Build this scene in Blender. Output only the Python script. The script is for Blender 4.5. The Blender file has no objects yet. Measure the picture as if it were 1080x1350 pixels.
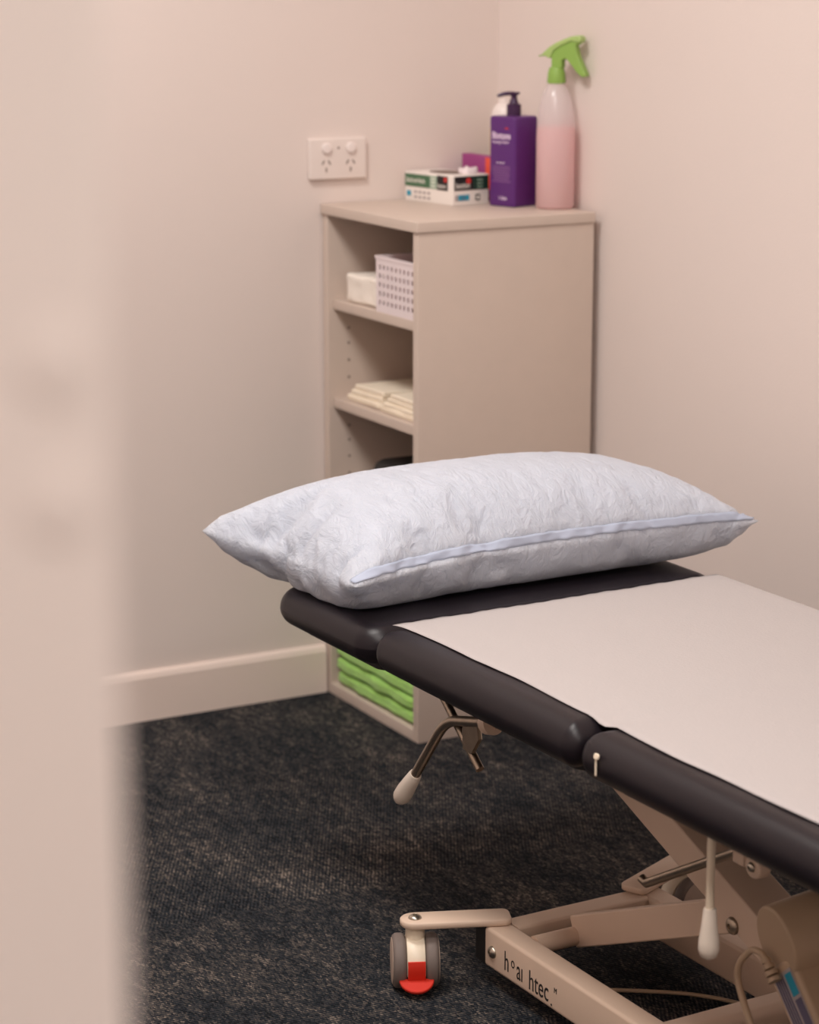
import bpy, math, random
import numpy as np
from mathutils import Vector, Matrix
PI = math.pi
random.seed(4); rng = np.random.default_rng(7)
scene = bpy.context.scene
COL = scene.collection

# ------------------------------------------------------------------ materials
def mat(name, col, rough=.6, metal=0., spec=.5, bump=0., bscale=200., mottle=0., mscale=6., coat=0., sheen=0.):
    m = bpy.data.materials.new(name); m.use_nodes = True
    nt = m.node_tree; b = nt.nodes['Principled BSDF']
    b.inputs['Base Color'].default_value = (*col, 1)
    b.inputs['Roughness'].default_value = rough
    b.inputs['Metallic'].default_value = metal
    b.inputs['Specular IOR Level'].default_value = spec
    b.inputs['Coat Weight'].default_value = coat
    b.inputs['Sheen Weight'].default_value = sheen
    tc = nt.nodes.new('ShaderNodeTexCoord')
    if mottle:
        n = nt.nodes.new('ShaderNodeTexNoise'); n.inputs['Scale'].default_value = mscale; n.inputs['Detail'].default_value = 4
        nt.links.new(tc.outputs['Object'], n.inputs['Vector'])
        mx = nt.nodes.new('ShaderNodeMix'); mx.data_type = 'RGBA'
        mx.inputs[6].default_value = (*[c*(1-mottle) for c in col], 1)
        mx.inputs[7].default_value = (*[min(1, c*(1+mottle)) for c in col], 1)
        nt.links.new(n.outputs['Fac'], mx.inputs[0]); nt.links.new(mx.outputs[2], b.inputs['Base Color'])
    if bump:
        n = nt.nodes.new('ShaderNodeTexNoise'); n.inputs['Scale'].default_value = bscale; n.inputs['Detail'].default_value = 3
        nt.links.new(tc.outputs['Object'], n.inputs['Vector'])
        bp = nt.nodes.new('ShaderNodeBump'); bp.inputs['Strength'].default_value = bump; bp.inputs['Distance'].default_value = .002
        nt.links.new(n.outputs['Fac'], bp.inputs['Height']); nt.links.new(bp.outputs['Normal'], b.inputs['Normal'])
    return m
def lin(r, g, b):
    f = lambda c: (c/255/12.92) if c/255 <= .04045 else ((c/255+.055)/1.055)**2.4
    return (f(r), f(g), f(b))

M = {}
M['wall'] = mat('wall_paint', lin(225, 213, 207), .75, bump=.12, bscale=350, mottle=.015, mscale=2)
M['ceiling'] = mat('ceiling_paint', lin(232, 224, 218), .85, bump=.05)
M['trim'] = mat('gloss_trim_paint', lin(236, 220, 211), .4, bump=.03, bscale=60)
M['laminate'] = mat('beige_laminate', lin(205, 189, 177), .5, bump=.04, bscale=500, mottle=.03, mscale=30)
M['vinyl'] = mat('dark_vinyl', (.010, .007, .010), .36, spec=.34, bump=.12, bscale=900)
M['vinylbase'] = mat('black_board', (.012, .011, .012), .6, bump=.05)
M['paper'] = mat('paper_sheet', lin(180, 174, 173), .85, bump=.3, bscale=260)
M['cream_metal'] = mat('beige_powder_coat', lin(212, 188, 168), .45, bump=.06, bscale=700, mottle=.03, mscale=25)
M['motor'] = mat('beige_plastic', lin(186, 162, 136), .45, bump=.05, bscale=300)
M['steel'] = mat('zinc_steel', (.50, .45, .38), .30, metal=1, bump=.05, bscale=120, mottle=.15, mscale=40)
M['dullsteel'] = mat('dull_plated_steel', (.40, .33, .26), .36, metal=1, bump=.08, bscale=90, mottle=.2, mscale=60)
M['ivory'] = mat('ivory_plastic', lin(232, 218, 196), .4, bump=.02)
M['grip'] = mat('off_white_grip', lin(226, 214, 200), .38, bump=.02)
M['tyre'] = mat('grey_rubber', lin(112, 100, 94), .65, bump=.1, bscale=300)
M['hubface'] = mat('beige_hub', lin(176, 156, 142), .5, bump=.04)
M['red'] = mat('red_plastic', lin(205, 44, 26), .38, bump=.03)
M['black'] = mat('black_plastic', (.012, .011, .011), .55, bump=.06)
M['ink'] = mat('black_ink', (.01, .009, .009), .6, bump=.01)
M['door_paint'] = mat('door_frame_paint', lin(230, 220, 215), .45, bump=.03, bscale=60)
M['white'] = mat('white_plastic', lin(236, 226, 222), .35, bump=.02)
M['plate'] = mat('outlet_plate_plastic', lin(228, 217, 211), .4, bump=.02)
M['slot'] = mat('slot_shadow', lin(128, 112, 104), .8, bump=.01)
M['green_towel'] = mat('green_towelling', lin(160, 212, 104), .95, bump=1., bscale=420, mottle=.22, mscale=60, sheen=.3)
M['cream_cloth'] = mat('cream_cotton', lin(240, 228, 208), .9, bump=.35, bscale=260, mottle=.03, mscale=40)
M['white_cloth'] = mat('white_cloth', lin(242, 234, 224), .9, bump=.3, bscale=200, mottle=.02)
M['basket'] = mat('white_basket_plastic', lin(232, 220, 222), .45, bump=.02)
M['pinkcloth'] = mat('dusty_pink_cloth', lin(196, 160, 158), .9, bump=.4, bscale=150, mottle=.1)
M['purple'] = mat('purple_bottle_plastic', lin(86, 34, 112), .33, bump=.03, bscale=60)
M['darkpurple'] = mat('dark_purple_pump', lin(58, 22, 66), .4, bump=.03)
M['label_text'] = mat('pale_lilac_print', lin(225, 205, 228), .6, bump=.01)
M['label_dim'] = mat('dim_lilac_print', lin(140, 95, 150), .6, bump=.01)
M['lime'] = mat('lime_green_plastic', lin(140, 178, 84), .38, bump=.03)
M['lime_light'] = mat('pale_lime_plastic', lin(166, 194, 116), .4, bump=.03)
M['carton'] = mat('white_carton', lin(235, 228, 222), .6, bump=.04, bscale=80)
M['print_green'] = mat('green_print', lin(70, 108, 78), .6, bump=.01)
M['print_dark'] = mat('dark_green_print', lin(22, 52, 42), .6, bump=.01)
M['print_black'] = mat('black_print', lin(24, 20, 22), .6, bump=.01)
M['print_lgreen'] = mat('pale_green_print', lin(150, 178, 156), .6, bump=.01)
M['print_teal'] = mat('teal_print', lin(40, 150, 178), .6, bump=.01)
M['print_grey'] = mat('grey_print', lin(168, 158, 158), .6, bump=.01)
M['print_white'] = mat('white_print', lin(240, 236, 228), .6, bump=.01)
M['print_red'] = mat('red_print', lin(200, 50, 48), .6, bump=.01)
M['print_blue'] = mat('slate_blue_print', lin(96, 92, 116), .6, bump=.01)
M['magenta'] = mat('magenta_carton', lin(158, 62, 132), .5, bump=.03)
M['orange'] = mat('orange_red_print', lin(238, 90, 62), .5, bump=.02)
M['yellow'] = mat('pale_yellow_print', lin(236, 214, 150), .5, bump=.02)
M['seam'] = mat('pale_blue_seam', lin(174, 184, 204), .7, bump=.1)
M['hall'] = mat('hall_paint', lin(226, 212, 203), .8, bump=.05)
M['opal'] = mat('opal_diffuser', (.9, .88, .85), .6, bump=.01)
em = M['opal'].node_tree.nodes['Principled BSDF']; em.inputs['Emission Color'].default_value = (1, .9, .8, 1); em.inputs['Emission Strength'].default_value = 1.5

def carpet_mat():
    m = bpy.data.materials.new('carpet_loop'); m.use_nodes = True
    nt = m.node_tree; N = nt.nodes; L = nt.links; b = N['Principled BSDF']
    b.inputs['Roughness'].default_value = .95; b.inputs['Specular IOR Level'].default_value = .15
    tc = N.new('ShaderNodeTexCoord')
    def mp(rot, sc):
        n = N.new('ShaderNodeMapping'); n.inputs['Rotation'].default_value = (0, 0, rot); n.inputs['Scale'].default_value = sc
        L.new(tc.outputs['Object'], n.inputs['Vector']); return n
    def noise(v, s, d=2, r=.5):
        n = N.new('ShaderNodeTexNoise'); n.inputs['Scale'].default_value = s; n.inputs['Detail'].default_value = d; n.inputs['Roughness'].default_value = r
        L.new(v.outputs[0], n.inputs['Vector']); return n.outputs['Fac']
    def math_(op, a, b_=None, clamp=False):
        n = N.new('ShaderNodeMath'); n.operation = op; n.use_clamp = clamp
        for i, v in enumerate((a, b_)):
            if v is None: continue
            if isinstance(v, (int, float)): n.inputs[i].default_value = v
            else: L.new(v, n.inputs[i])
        return n.outputs[0]
    ang = math.radians(28.6)
    # ribs: run with the view in one tile row, turned in the next
    def ribs(rot, per):
        mm = mp(rot, (1, 1, 1)); sp = N.new('ShaderNodeSeparateXYZ'); L.new(mm.outputs[0], sp.inputs[0])
        wob = noise(mp(0, (1, 1, 1)), 30, 2)
        ph = math_('ADD', math_('MULTIPLY', sp.outputs[0], 2*PI/per), math_('MULTIPLY', wob, 2.5))
        return math_('ADD', math_('MULTIPLY', math_('SINE', ph), .5), .5)
    ribA = ribs(ang, .0052)
    ribB = ribs(ang+math.radians(62), .0056)
    sep = N.new('ShaderNodeSeparateXYZ'); L.new(tc.outputs['Object'], sep.inputs[0])
    # the rows of tiles lie along x, half a metre each
    row = math_('MODULO', math_('FLOOR', math_('MULTIPLY', math_('ADD', sep.outputs[1], 10.88), 2.)), 2.)
    mixr = N.new('ShaderNodeMix'); L.new(row, mixr.inputs[0]); L.new(ribA, mixr.inputs[2]); L.new(ribB, mixr.inputs[3])
    rib = mixr.outputs[0]
    cell = N.new('ShaderNodeTexVoronoi'); cell.inputs['Scale'].default_value = 420
    L.new(mp(ang, (1, .42, 1)).outputs[0], cell.inputs['Vector'])
    cs = N.new('ShaderNodeSeparateColor'); L.new(cell.outputs['Color'], cs.inputs[0])
    fleck = cs.outputs[0]
    big = noise(mp(ang, (1, .5, 1)), 9, 4, .6)
    med = noise(mp(ang, (1, .4, 1)), 55, 4, .65)
    patch = math_('MULTIPLY_ADD', big, .0) if False else math_('ADD', math_('MULTIPLY', math_('SUBTRACT', big, .5), .75), math_('MULTIPLY', math_('SUBTRACT', med, .5), .9))
    f = math_('ADD', math_('ADD', math_('MULTIPLY', fleck, .62), math_('MULTIPLY', rib, .26)), patch)
    f = math_('ADD', f, -.02, True)
    rp = N.new('ShaderNodeValToRGB'); L.new(f, rp.inputs[0])
    e = rp.color_ramp.elements
    e[0].position = .05; e[0].color = (.0045, .0060, .0085, 1)
    e[1].position = 1.; e[1].color = (.27, .225, .19, 1)
    x = e.new(.32); x.color = (.014, .019, .026, 1)
    x = e.new(.55); x.color = (.040, .040, .042, 1)
    x = e.new(.75); x.color = (.088, .075, .066, 1)
    L.new(rp.outputs[0], b.inputs['Base Color'])
    hgt = math_('ADD', math_('MULTIPLY', rib, .6), math_('MULTIPLY', cell.outputs['Distance'], -.8))
    bp = N.new('ShaderNodeBump'); bp.inputs['Strength'].default_value = .8; bp.inputs['Distance'].default_value = .003
    L.new(hgt, bp.inputs['Height']); L.new(bp.outputs['Normal'], b.inputs['Normal'])
    return m
M['carpet'] = carpet_mat()

def pillow_mat():
    m = mat('crinkled_pillow_cover', lin(191, 198, 211), .6, bump=0)
    nt = m.node_tree; N = nt.nodes; L = nt.links; b = N['Principled BSDF']
    tc = N.new('ShaderNodeTexCoord')
    mp = N.new('ShaderNodeMapping'); mp.inputs['Scale'].default_value = (1.8, .7, 1); mp.inputs['Rotation'].default_value = (0, 0, .25)
    L.new(tc.outputs['Object'], mp.inputs['Vector'])
    n = N.new('ShaderNodeTexNoise'); n.inputs['Scale'].default_value = 26; n.inputs['Detail'].default_value = 5; n.inputs['Roughness'].default_value = .6; n.inputs['Distortion'].default_value = .8
    L.new(mp.outputs[0], n.inputs['Vector'])
    r = N.new('ShaderNodeMath'); r.operation = 'ABSOLUTE'
    s = N.new('ShaderNodeMath'); s.operation = 'SUBTRACT'; s.inputs[1].default_value = .5
    L.new(n.outputs['Fac'], s.inputs[0]); L.new(s.outputs[0], r.inputs[0])
    bp = N.new('ShaderNodeBump'); bp.inputs['Strength'].default_value = .8; bp.inputs['Distance'].default_value = .014; bp.invert = True
    L.new(r.outputs[0], bp.inputs['Height']); L.new(bp.outputs['Normal'], b.inputs['Normal'])
    b.inputs['Subsurface Weight'].default_value = .6; b.inputs['Subsurface Radius'].default_value = (.05, .05, .05); b.inputs['Subsurface Scale'].default_value = 1.
    return m
M['pillow'] = pillow_mat()

def translucent_mat(name, col, alpha_mix, trans):
    m = bpy.data.materials.new(name); m.use_nodes = True
    nt = m.node_tree; N = nt.nodes; L = nt.links
    N.remove(N['Principled BSDF']); out = [n for n in N if n.type == 'OUTPUT_MATERIAL'][0]
    tc = N.new('ShaderNodeTexCoord'); no = N.new('ShaderNodeTexNoise'); no.inputs['Scale'].default_value = 20
    L.new(tc.outputs['Object'], no.inputs['Vector'])
    cr = N.new('ShaderNodeMix'); cr.data_type = 'RGBA'; cr.inputs[6].default_value = (*col, 1); cr.inputs[7].default_value = (*[min(1, c*1.06) for c in col], 1)
    L.new(no.outputs['Fac'], cr.inputs[0])
    d = N.new('ShaderNodeBsdfDiffuse'); t = N.new('ShaderNodeBsdfTranslucent'); g = N.new('ShaderNodeBsdfGlossy'); g.inputs['Roughness'].default_value = .25
    for x in (d, t): L.new(cr.outputs[2], x.inputs['Color'])
    a = N.new('ShaderNodeMixShader'); a.inputs[0].default_value = trans; L.new(d.outputs[0], a.inputs[1]); L.new(t.outputs[0], a.inputs[2])
    tr = N.new('ShaderNodeBsdfTransparent'); c = N.new('ShaderNodeMixShader'); c.inputs[0].default_value = alpha_mix
    L.new(a.outputs[0], c.inputs[1]); L.new(tr.outputs[0], c.inputs[2])
    e = N.new('ShaderNodeMixShader'); e.inputs[0].default_value = .05; L.new(c.outputs[0], e.inputs[1]); L.new(g.outputs[0], e.inputs[2])
    L.new(e.outputs[0], out.inputs['Surface'])
    return m
M['frosted'] = translucent_mat('frosted_clear_plastic', lin(246, 240, 242), .45, .5)
M['pink_liquid'] = translucent_mat('pink_liquid', lin(255, 208, 208), .15, .5)

# ------------------------------------------------------------------ objects
def link(name, verts, faces, m, parent=None, smooth=False, mtx=None):
    me = bpy.data.meshes.new(name)
    if mtx is not None: verts = [tuple(mtx @ Vector(v)) for v in verts]
    me.from_pydata([tuple(map(float, v)) for v in verts], [], faces); me.update()
    if smooth:
        for p in me.polygons: p.use_smooth = True
    if m is not None: me.materials.append(m)
    o = bpy.data.objects.new(name, me); COL.objects.link(o)
    if parent is not None: o.parent = parent
    return o
def tag(o, label, cat, group=None, kind=None):
    o['label'] = label; o['category'] = cat
    if group: o['group'] = group
    if kind: o['kind'] = kind
    return o
def thing(name, label, cat, loc=(0, 0, 0), rot=0, group=None):
    o = bpy.data.objects.new(name, None); COL.objects.link(o); o.empty_display_size = .05
    o.location = loc; o.rotation_euler = (0, 0, rot)
    return tag(o, label, cat, group)
def struct(o): o['kind'] = 'structure'; return o

def ring(hx, hy, r, z, n=6):
    r = max(min(r, hx-1e-5, hy-1e-5), 1e-5); pts = []
    for cx, cy, a0 in ((hx-r, hy-r, 0), (-hx+r, hy-r, 90), (-hx+r, -hy+r, 180), (hx-r, -hy+r, 270)):
        for k in range(n+1):
            a = math.radians(a0+90*k/n); pts.append((cx+r*math.cos(a), cy+r*math.sin(a), z))
    return pts
def pad_geo(x0, x1, y0, y1, z0, z1, rp=.005, rt=.003, rb=None, n=6, ne=5, inner=0):
    """rounded box: plan radius rp, top / bottom edge radii rt / rb"""
    if rb is None: rb = rt
    cx, cy = (x0+x1)/2, (y0+y1)/2; hx, hy = (x1-x0)/2, (y1-y0)/2
    rings = []
    mn = min(hx, hy)
    def add(ins, z): rings.append([(p[0]+cx, p[1]+cy, p[2]) for p in ring(hx-ins, hy-ins, max(rp-ins, .0004), z, n)])
    for k in range(inner, 0, -1): add(rb+(mn*.97-rb)*k/inner, z0)
    for k in range(ne+1):
        a = PI/2*k/ne; add(rb*(1-math.sin(a)), z0+rb*(1-math.cos(a)))
    for k in range(ne+1):
        a = PI/2*k/ne; add(rt*(1-math.cos(a)), z1-rt*(1-math.sin(a)))
    for k in range(1, inner+1): add(rt+(mn*.97-rt)*k/inner, z1)
    V = []; F = []; m = len(rings[0])
    for r in rings: V += r
    for i in range(len(rings)-1):
        for j in range(m):
            j2 = (j+1) % m
            F.append((i*m+j, i*m+j2, (i+1)*m+j2, (i+1)*m+j))
    F.append(tuple(range(m))[::-1]); F.append(tuple((len(rings)-1)*m+j for j in range(m)))
    return V, F
def merge(*gs):
    V = []; F = []
    for v, f in gs:
        o = len(V); V += list(v); F += [tuple(i+o for i in q) for q in f]
    return V, F
def xf(g, mtx): return [tuple(mtx @ Vector(v)) for v in g[0]], g[1]
def box(x0, x1, y0, y1, z0, z1):
    V = [(x, y, z) for z in (z0, z1) for x, y in ((x0, y0), (x1, y0), (x1, y1), (x0, y1))]
    return V, [(3, 2, 1, 0), (4, 5, 6, 7), (0, 1, 5, 4), (1, 2, 6, 5), (2, 3, 7, 6), (3, 0, 4, 7)]
def smooth_obj(o, ang=35):
    for p in o.data.polygons: p.use_smooth = True
    me = o.data
    try: me.set_sharp_from_angle(angle=math.radians(ang))
    except Exception: pass
    return o
def pad(name, x0, x1, y0, y1, z0, z1, m, parent=None, rp=.003, rt=.002, rb=None, mtx=None, **k):
    g = pad_geo(x0, x1, y0, y1, z0, z1, rp, rt, rb, **k)
    return smooth_obj(link(name, g[0], g[1], m, parent, mtx=mtx))
def frame_to(p0, p1, up=(0, 0, 1)):
    p0 = Vector(p0); p1 = Vector(p1); x = (p1-p0).normalized(); z = Vector(up); y = z.cross(x).normalized(); z = x.cross(y)
    mtx = Matrix((x, y, z)).transposed().to_4x4(); mtx.translation = p0
    return mtx, (p1-p0).length
def beam_geo(p0, p1, w, h, r=.004, up=(0, 0, 1)):
    mtx, L = frame_to(p0, p1, up)
    g = pad_geo(0, L, -w/2, w/2, -h/2, h/2, .0015, r, r, ne=3, n=2)
    # rounded along the length only: rebuild section
    sec = ring(w/2, h/2, r, 0, 4); V = []; F = []; n = len(sec)
    for xx in (0, L): V += [(xx, s[0], s[1]) for s in sec]
    for j in range(n): F.append((j, (j+1) % n, n+(j+1) % n, n+j))
    F.append(tuple(range(n))[::-1]); F.append(tuple(range(n, 2*n)))
    return xf((V, F), mtx)
def beam(name, p0, p1, w, h, m, parent=None, r=.004, up=(0, 0, 1)):
    g = beam_geo(p0, p1, w, h, r, up); return smooth_obj(link(name, g[0], g[1], m, parent))
def fillet(pts, rad, n=6):
    P = [Vector(p) for p in pts]; out = [P[0]]
    for i in range(1, len(P)-1):
        a = (P[i-1]-P[i]); b = (P[i+1]-P[i]); r = min(rad, a.length*.49, b.length*.49)
        s = P[i]+a.normalized()*r; e = P[i]+b.normalized()*r
        for k in range(n+1):
            t = k/n; out.append(s*(1-t)**2+P[i]*2*t*(1-t)+e*t*t)
    out.append(P[-1]); return out
def tube_geo(pts, rad, n=14, cap=True):
    P = [Vector(p) for p in pts]; V = []; F = []
    t0 = (P[1]-P[0]).normalized(); u = t0.orthogonal().normalized()
    for i, p in enumerate(P):
        t = (P[min(i+1, len(P)-1)]-P[max(i-1, 0)]).normalized()
        u = (u-t*u.dot(t)).normalized(); w = t.cross(u)
        r = rad[i] if isinstance(rad, (list, tuple)) else rad
        for k in range(n):
            a = 2*PI*k/n; V.append(tuple(p+(u*math.cos(a)+w*math.sin(a))*r))
    for i in range(len(P)-1):
        for k in range(n): F.append((i*n+k, i*n+(k+1) % n, (i+1)*n+(k+1) % n, (i+1)*n+k))
    if cap: F.append(tuple(range(n))[::-1]); F.append(tuple((len(P)-1)*n+k for k in range(n)))
    return V, F
def tube(name, pts, rad, m, parent=None, n=14, fil=0):
    if fil: pts = fillet(pts, fil)
    g = tube_geo(pts, rad, n); return smooth_obj(link(name, g[0], g[1], m, parent), 50)
def lathe_geo(prof, n=28, mtx=None):
    V = []; F = []
    for r, z in prof:
        for k in range(n):
            a = 2*PI*k/n; V.append((max(r, 1e-5)*math.cos(a), max(r, 1e-5)*math.sin(a), z))
    for i in range(len(prof)-1):
        for k in range(n): F.append((i*n+k, i*n+(k+1) % n, (i+1)*n+(k+1) % n, (i+1)*n+k))
    F.append(tuple(range(n))[::-1]); F.append(tuple((len(prof)-1)*n+k for k in range(n)))
    return xf((V, F), mtx) if mtx is not None else (V, F)
def lathe(name, prof, m, parent=None, mtx=None, n=28, ang=40):
    g = lathe_geo(prof, n, mtx); return smooth_obj(link(name, g[0], g[1], m, parent), ang)
def axis_mtx(p, d):
    q = Vector(d).normalized().to_track_quat('Z', 'Y'); mm = q.to_matrix().to_4x4(); mm.translation = Vector(p); return mm
def rounded_profile(r, z0, z1, e, n=4):
    out = [(0, z0)]
    for k in range(n+1): a = PI/2*k/n; out.append((r-e+e*math.sin(a), z0+e-e*math.cos(a)))
    for k in range(n+1): a = PI/2*k/n; out.append((r-e+e*math.cos(a), z1-e+e*math.sin(a)))
    return out+[(0, z1)]
def prism_geo(poly, t, mtx, bev=0.):
    """polygon in local xy extruded +-t/2 in z, with a small chamfer"""
    n = len(poly); c = Vector((sum(p[0] for p in poly)/n, sum(p[1] for p in poly)/n, 0)); V = []; F = []
    lv = [(-t/2, bev), (-t/2+bev, 0), (t/2-bev, 0), (t/2, bev)] if bev else [(-t/2, 0), (t/2, 0)]
    for z, ins in lv:
        for i, p in enumerate(poly):
            a = Vector((*poly[i-1], 0)); b = Vector((*p, 0)); d = Vector((*poly[(i+1) % n], 0))
            e1 = (b-a).normalized(); e2 = (d-b).normalized(); nrm = Vector((-(e1.y+e2.y), e1.x+e2.x, 0))
            nrm = nrm.normalized() if nrm.length > 1e-6 else Vector((0, 0, 0))
            q = b+nrm*ins; V.append((q.x, q.y, z))
    m = len(lv)
    for i in range(m-1):
        for k in range(n): F.append((i*n+k, i*n+(k+1) % n, (i+1)*n+(k+1) % n, (i+1)*n+k))
    F.append(tuple(range(n))[::-1]); F.append(tuple((m-1)*n+k for k in range(n)))
    return xf((V, F), mtx)
def text(name, s, size, m, parent, mtx, sx=1., align='LEFT', off=0.):
    cu = bpy.data.curves.new(name, 'FONT'); cu.body = s; cu.size = size; cu.extrude = .00015; cu.align_x = align; cu.offset = off; cu.resolution_u = 3
    o = bpy.data.objects.new(name+'_tmp', cu); COL.objects.link(o)
    bpy.context.view_layer.update()
    me = bpy.data.meshes.new_from_object(o.evaluated_get(bpy.context.evaluated_depsgraph_get()))
    bpy.data.objects.remove(o); bpy.data.curves.remove(cu)
    for v in me.vertices:
        v.co = mtx @ Vector((v.co.x*sx, v.co.y, v.co.z))
    me.name = name; me.materials.clear(); me.materials.append(m)
    ob = bpy.data.objects.new(name, me); COL.objects.link(ob)
    if parent is not None: ob.parent = parent
    return ob
def plane_mtx(origin, right, up):
    r = Vector(right).normalized(); u = Vector(up).normalized(); n = r.cross(u)
    mm = Matrix((r, u, n)).transposed().to_4x4(); mm.translation = Vector(origin); return mm
def decal(name, x0, x1, y0, y1, mtx, m, parent, h=.0004):
    V, F = box(x0, x1, y0, y1, 0, h); return link(name, V, F, m, parent, mtx=mtx)
def noise3(p, f, seed=0):
    from mathutils import noise
    return noise.noise(Vector((p[0]*f+seed*7.3, p[1]*f-seed*3.1, p[2]*f+seed)))

# ------------------------------------------------------------------ room
WX, WY = .016, .003      # right wall plane x, left wall plane y
YF, X0, H = -3.2, -3.0, 2.6
def wallbox(name, x0, x1, y0, y1, z0, z1, m):
    V, F = box(x0, x1, y0, y1, z0, z1); return struct(link(name, V, F, m))
wallbox('floor', X0-.1, WX+.1, -5.2, WY+.1, -.05, 0, M['carpet'])
wallbox('ceiling', X0-.1, WX+.1, -5.2, WY+.1, H, H+.05, M['ceiling'])
wallbox('wall_back', X0-.1, WX+.1, WY, WY+.1, 0, H, M['wall'])
wallbox('wall_right', WX, WX+.1, YF, WY, 0, H, M['wall'])
wallbox('wall_left', X0-.1, X0, -5.2, WY, 0, H, M['wall'])
wallbox('wall_hall_back', X0, WX+.1, -5.3, -5.2, 0, H, M['hall'])
wallbox('wall_hall_right', WX, WX+.1, -5.2, YF, 0, H, M['hall'])
JX = -2.0025
V, F = merge(box(X0, JX-.02, YF, YF+.1, 0, H), box(-1.14, WX, YF, YF+.1, 0, H), box(JX-.02, -1.14, YF, YF+.1, 2.06, H))
struct(link('wall_front', V, F, M['wall']))
# doorway lining with architrave, part of the room
g = merge(pad_geo(JX-.02, JX, YF-.004, YF+.104, 0, 2.06, .002, .001), pad_geo(-1.16, -1.14, YF-.004, YF+.104, 0, 2.06, .002, .001), box(JX, -1.16, YF-.004, YF+.104, 2.04, 2.06))
dj = struct(smooth_obj(link('door_1', g[0], g[1], M['door_paint'])))
g = merge(pad_geo(JX-.075, JX-.008, YF-.022, YF-.0041, 0, 2.12, .006, .002), pad_geo(-1.152, -1.085, YF-.022, YF-.0041, 0, 2.12, .006, .002))
smooth_obj(link('architrave', g[0], g[1], M['door_paint'], dj))
for z in (1.222, 1.187):
    lathe('screw_cap', rounded_profile(.010, 0, .0014, .001), M['door_paint'], dj, axis_mtx((JX-.021, YF-.0215, z), (0, -1, 0)))
# skirting
def skirting(name, pts):
    V = []; F = []
    prof = [(0, 0), (.012, 0), (.012, .078), (.009, .086), (.004, .09), (0, .09)]
    (xa, ya, nx_, ny_), (xb, yb, _, _) = pts
    for x, y in ((xa, ya), (xb, yb)):
        for d, z in prof: V.append((x+nx_*d, y+ny_*d, z))
    n = len(prof)
    for k in range(n): F.append((k, (k+1) % n, n+(k+1) % n, n+k))
    F += [tuple(range(n)), tuple(range(n, 2*n))[::-1]]
    return struct(link(name, V, F, M['trim']))
skirting('baseboard_back', [(X0, WY, 0, -1), (-.348, WY, 0, -1)])
skirting('baseboard_right', [(WX, WY, -1, 0), (WX, YF+.1, -1, 0)])
skirting('baseboard_left', [(X0, WY, 1, 0), (X0, YF, 1, 0)])

# ------------------------------------------------------------------ power outlet
po = thing('power_outlet', 'white double power outlet with two switches mounted on the back wall', 'power outlet', (-.316, WY, .978))
pad('plate', -.0565, .0565, -.036, .036, 0, .010, M['plate'], po, rp=.004, rt=.003, rb=.0005, mtx=plane_mtx((0, 0, 0), (1, 0, 0), (0, 0, 1)))
pm = plane_mtx((0, -.0101, 0), (1, 0, 0), (0, 0, 1))
for sx in (-1, 1):
    lathe('rocker_switch', rounded_profile(.0095, 0, .005, .002), M['white'], po, pm @ Matrix.Translation((sx*.024, .019, 0)))
    for (px, py, a) in ((-.006, -.006, -30), (.006, -.006, 30), (0, -.019, 0)):
        mm = pm @ Matrix.Translation((sx*.024+px, py, 0)) @ Matrix.Rotation(math.radians(a), 4, 'Z')
        V, F = box(-.0013, .0013, -.0042, .0042, -.0002, .0003); link('pin_slot', V, F, M['slot'], po, mtx=mm)
lathe('fixing_screw', rounded_profile(.002, 0, .0008, .0003), M['slot'], po, pm @ Matrix.Translation((0, .019, 0)))

# ------------------------------------------------------------------ shelf cabinet
CX, CY = -.345, -.352
cab = thing('shelf_cabinet', 'tall beige laminate open-shelf cabinet standing in the corner of the room', 'cabinet', (0, 0, 0))
lam = M['laminate']
pad('top_panel', CX-.004, 0, CY-.003, 0, .882, .9, lam, cab, rp=.002, rt=.0015)
pad('side_panel', CX, -.001, CY, CY+.018, .0, .8815, lam, cab, rp=.001, rt=.001)
pad('side_panel', CX, -.001, -.019, -.001, .0, .8815, lam, cab, rp=.001, rt=.001)
pad('back_panel', -.0155, -.0008, CY+.0185, -.0195, .0, .8815, lam, cab, rp=.001, rt=.001)
pad('base_panel', CX, -.016, CY+.0185, -.0195, .0, .0205, lam, cab, rp=.001, rt=.001)
SH = (.714, .536, .352)
for z in SH: pad('shelf', CX+.010, -.016, CY+.0188, -.0198, z, z+.017, lam, cab, rp=.001, rt=.001)
for x in (-.304, -.06):
    for z in (.678, .651, .62, .589, .501, .474, .444, .413): 
        if (x == -.304) or z in (.678, .589):
            lathe('pin_hole', rounded_profile(.0025, 0, .0006, .0002), M['slot'], cab, axis_mtx((x, -.0191, z), (0, -1, 0)), n=12)

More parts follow.
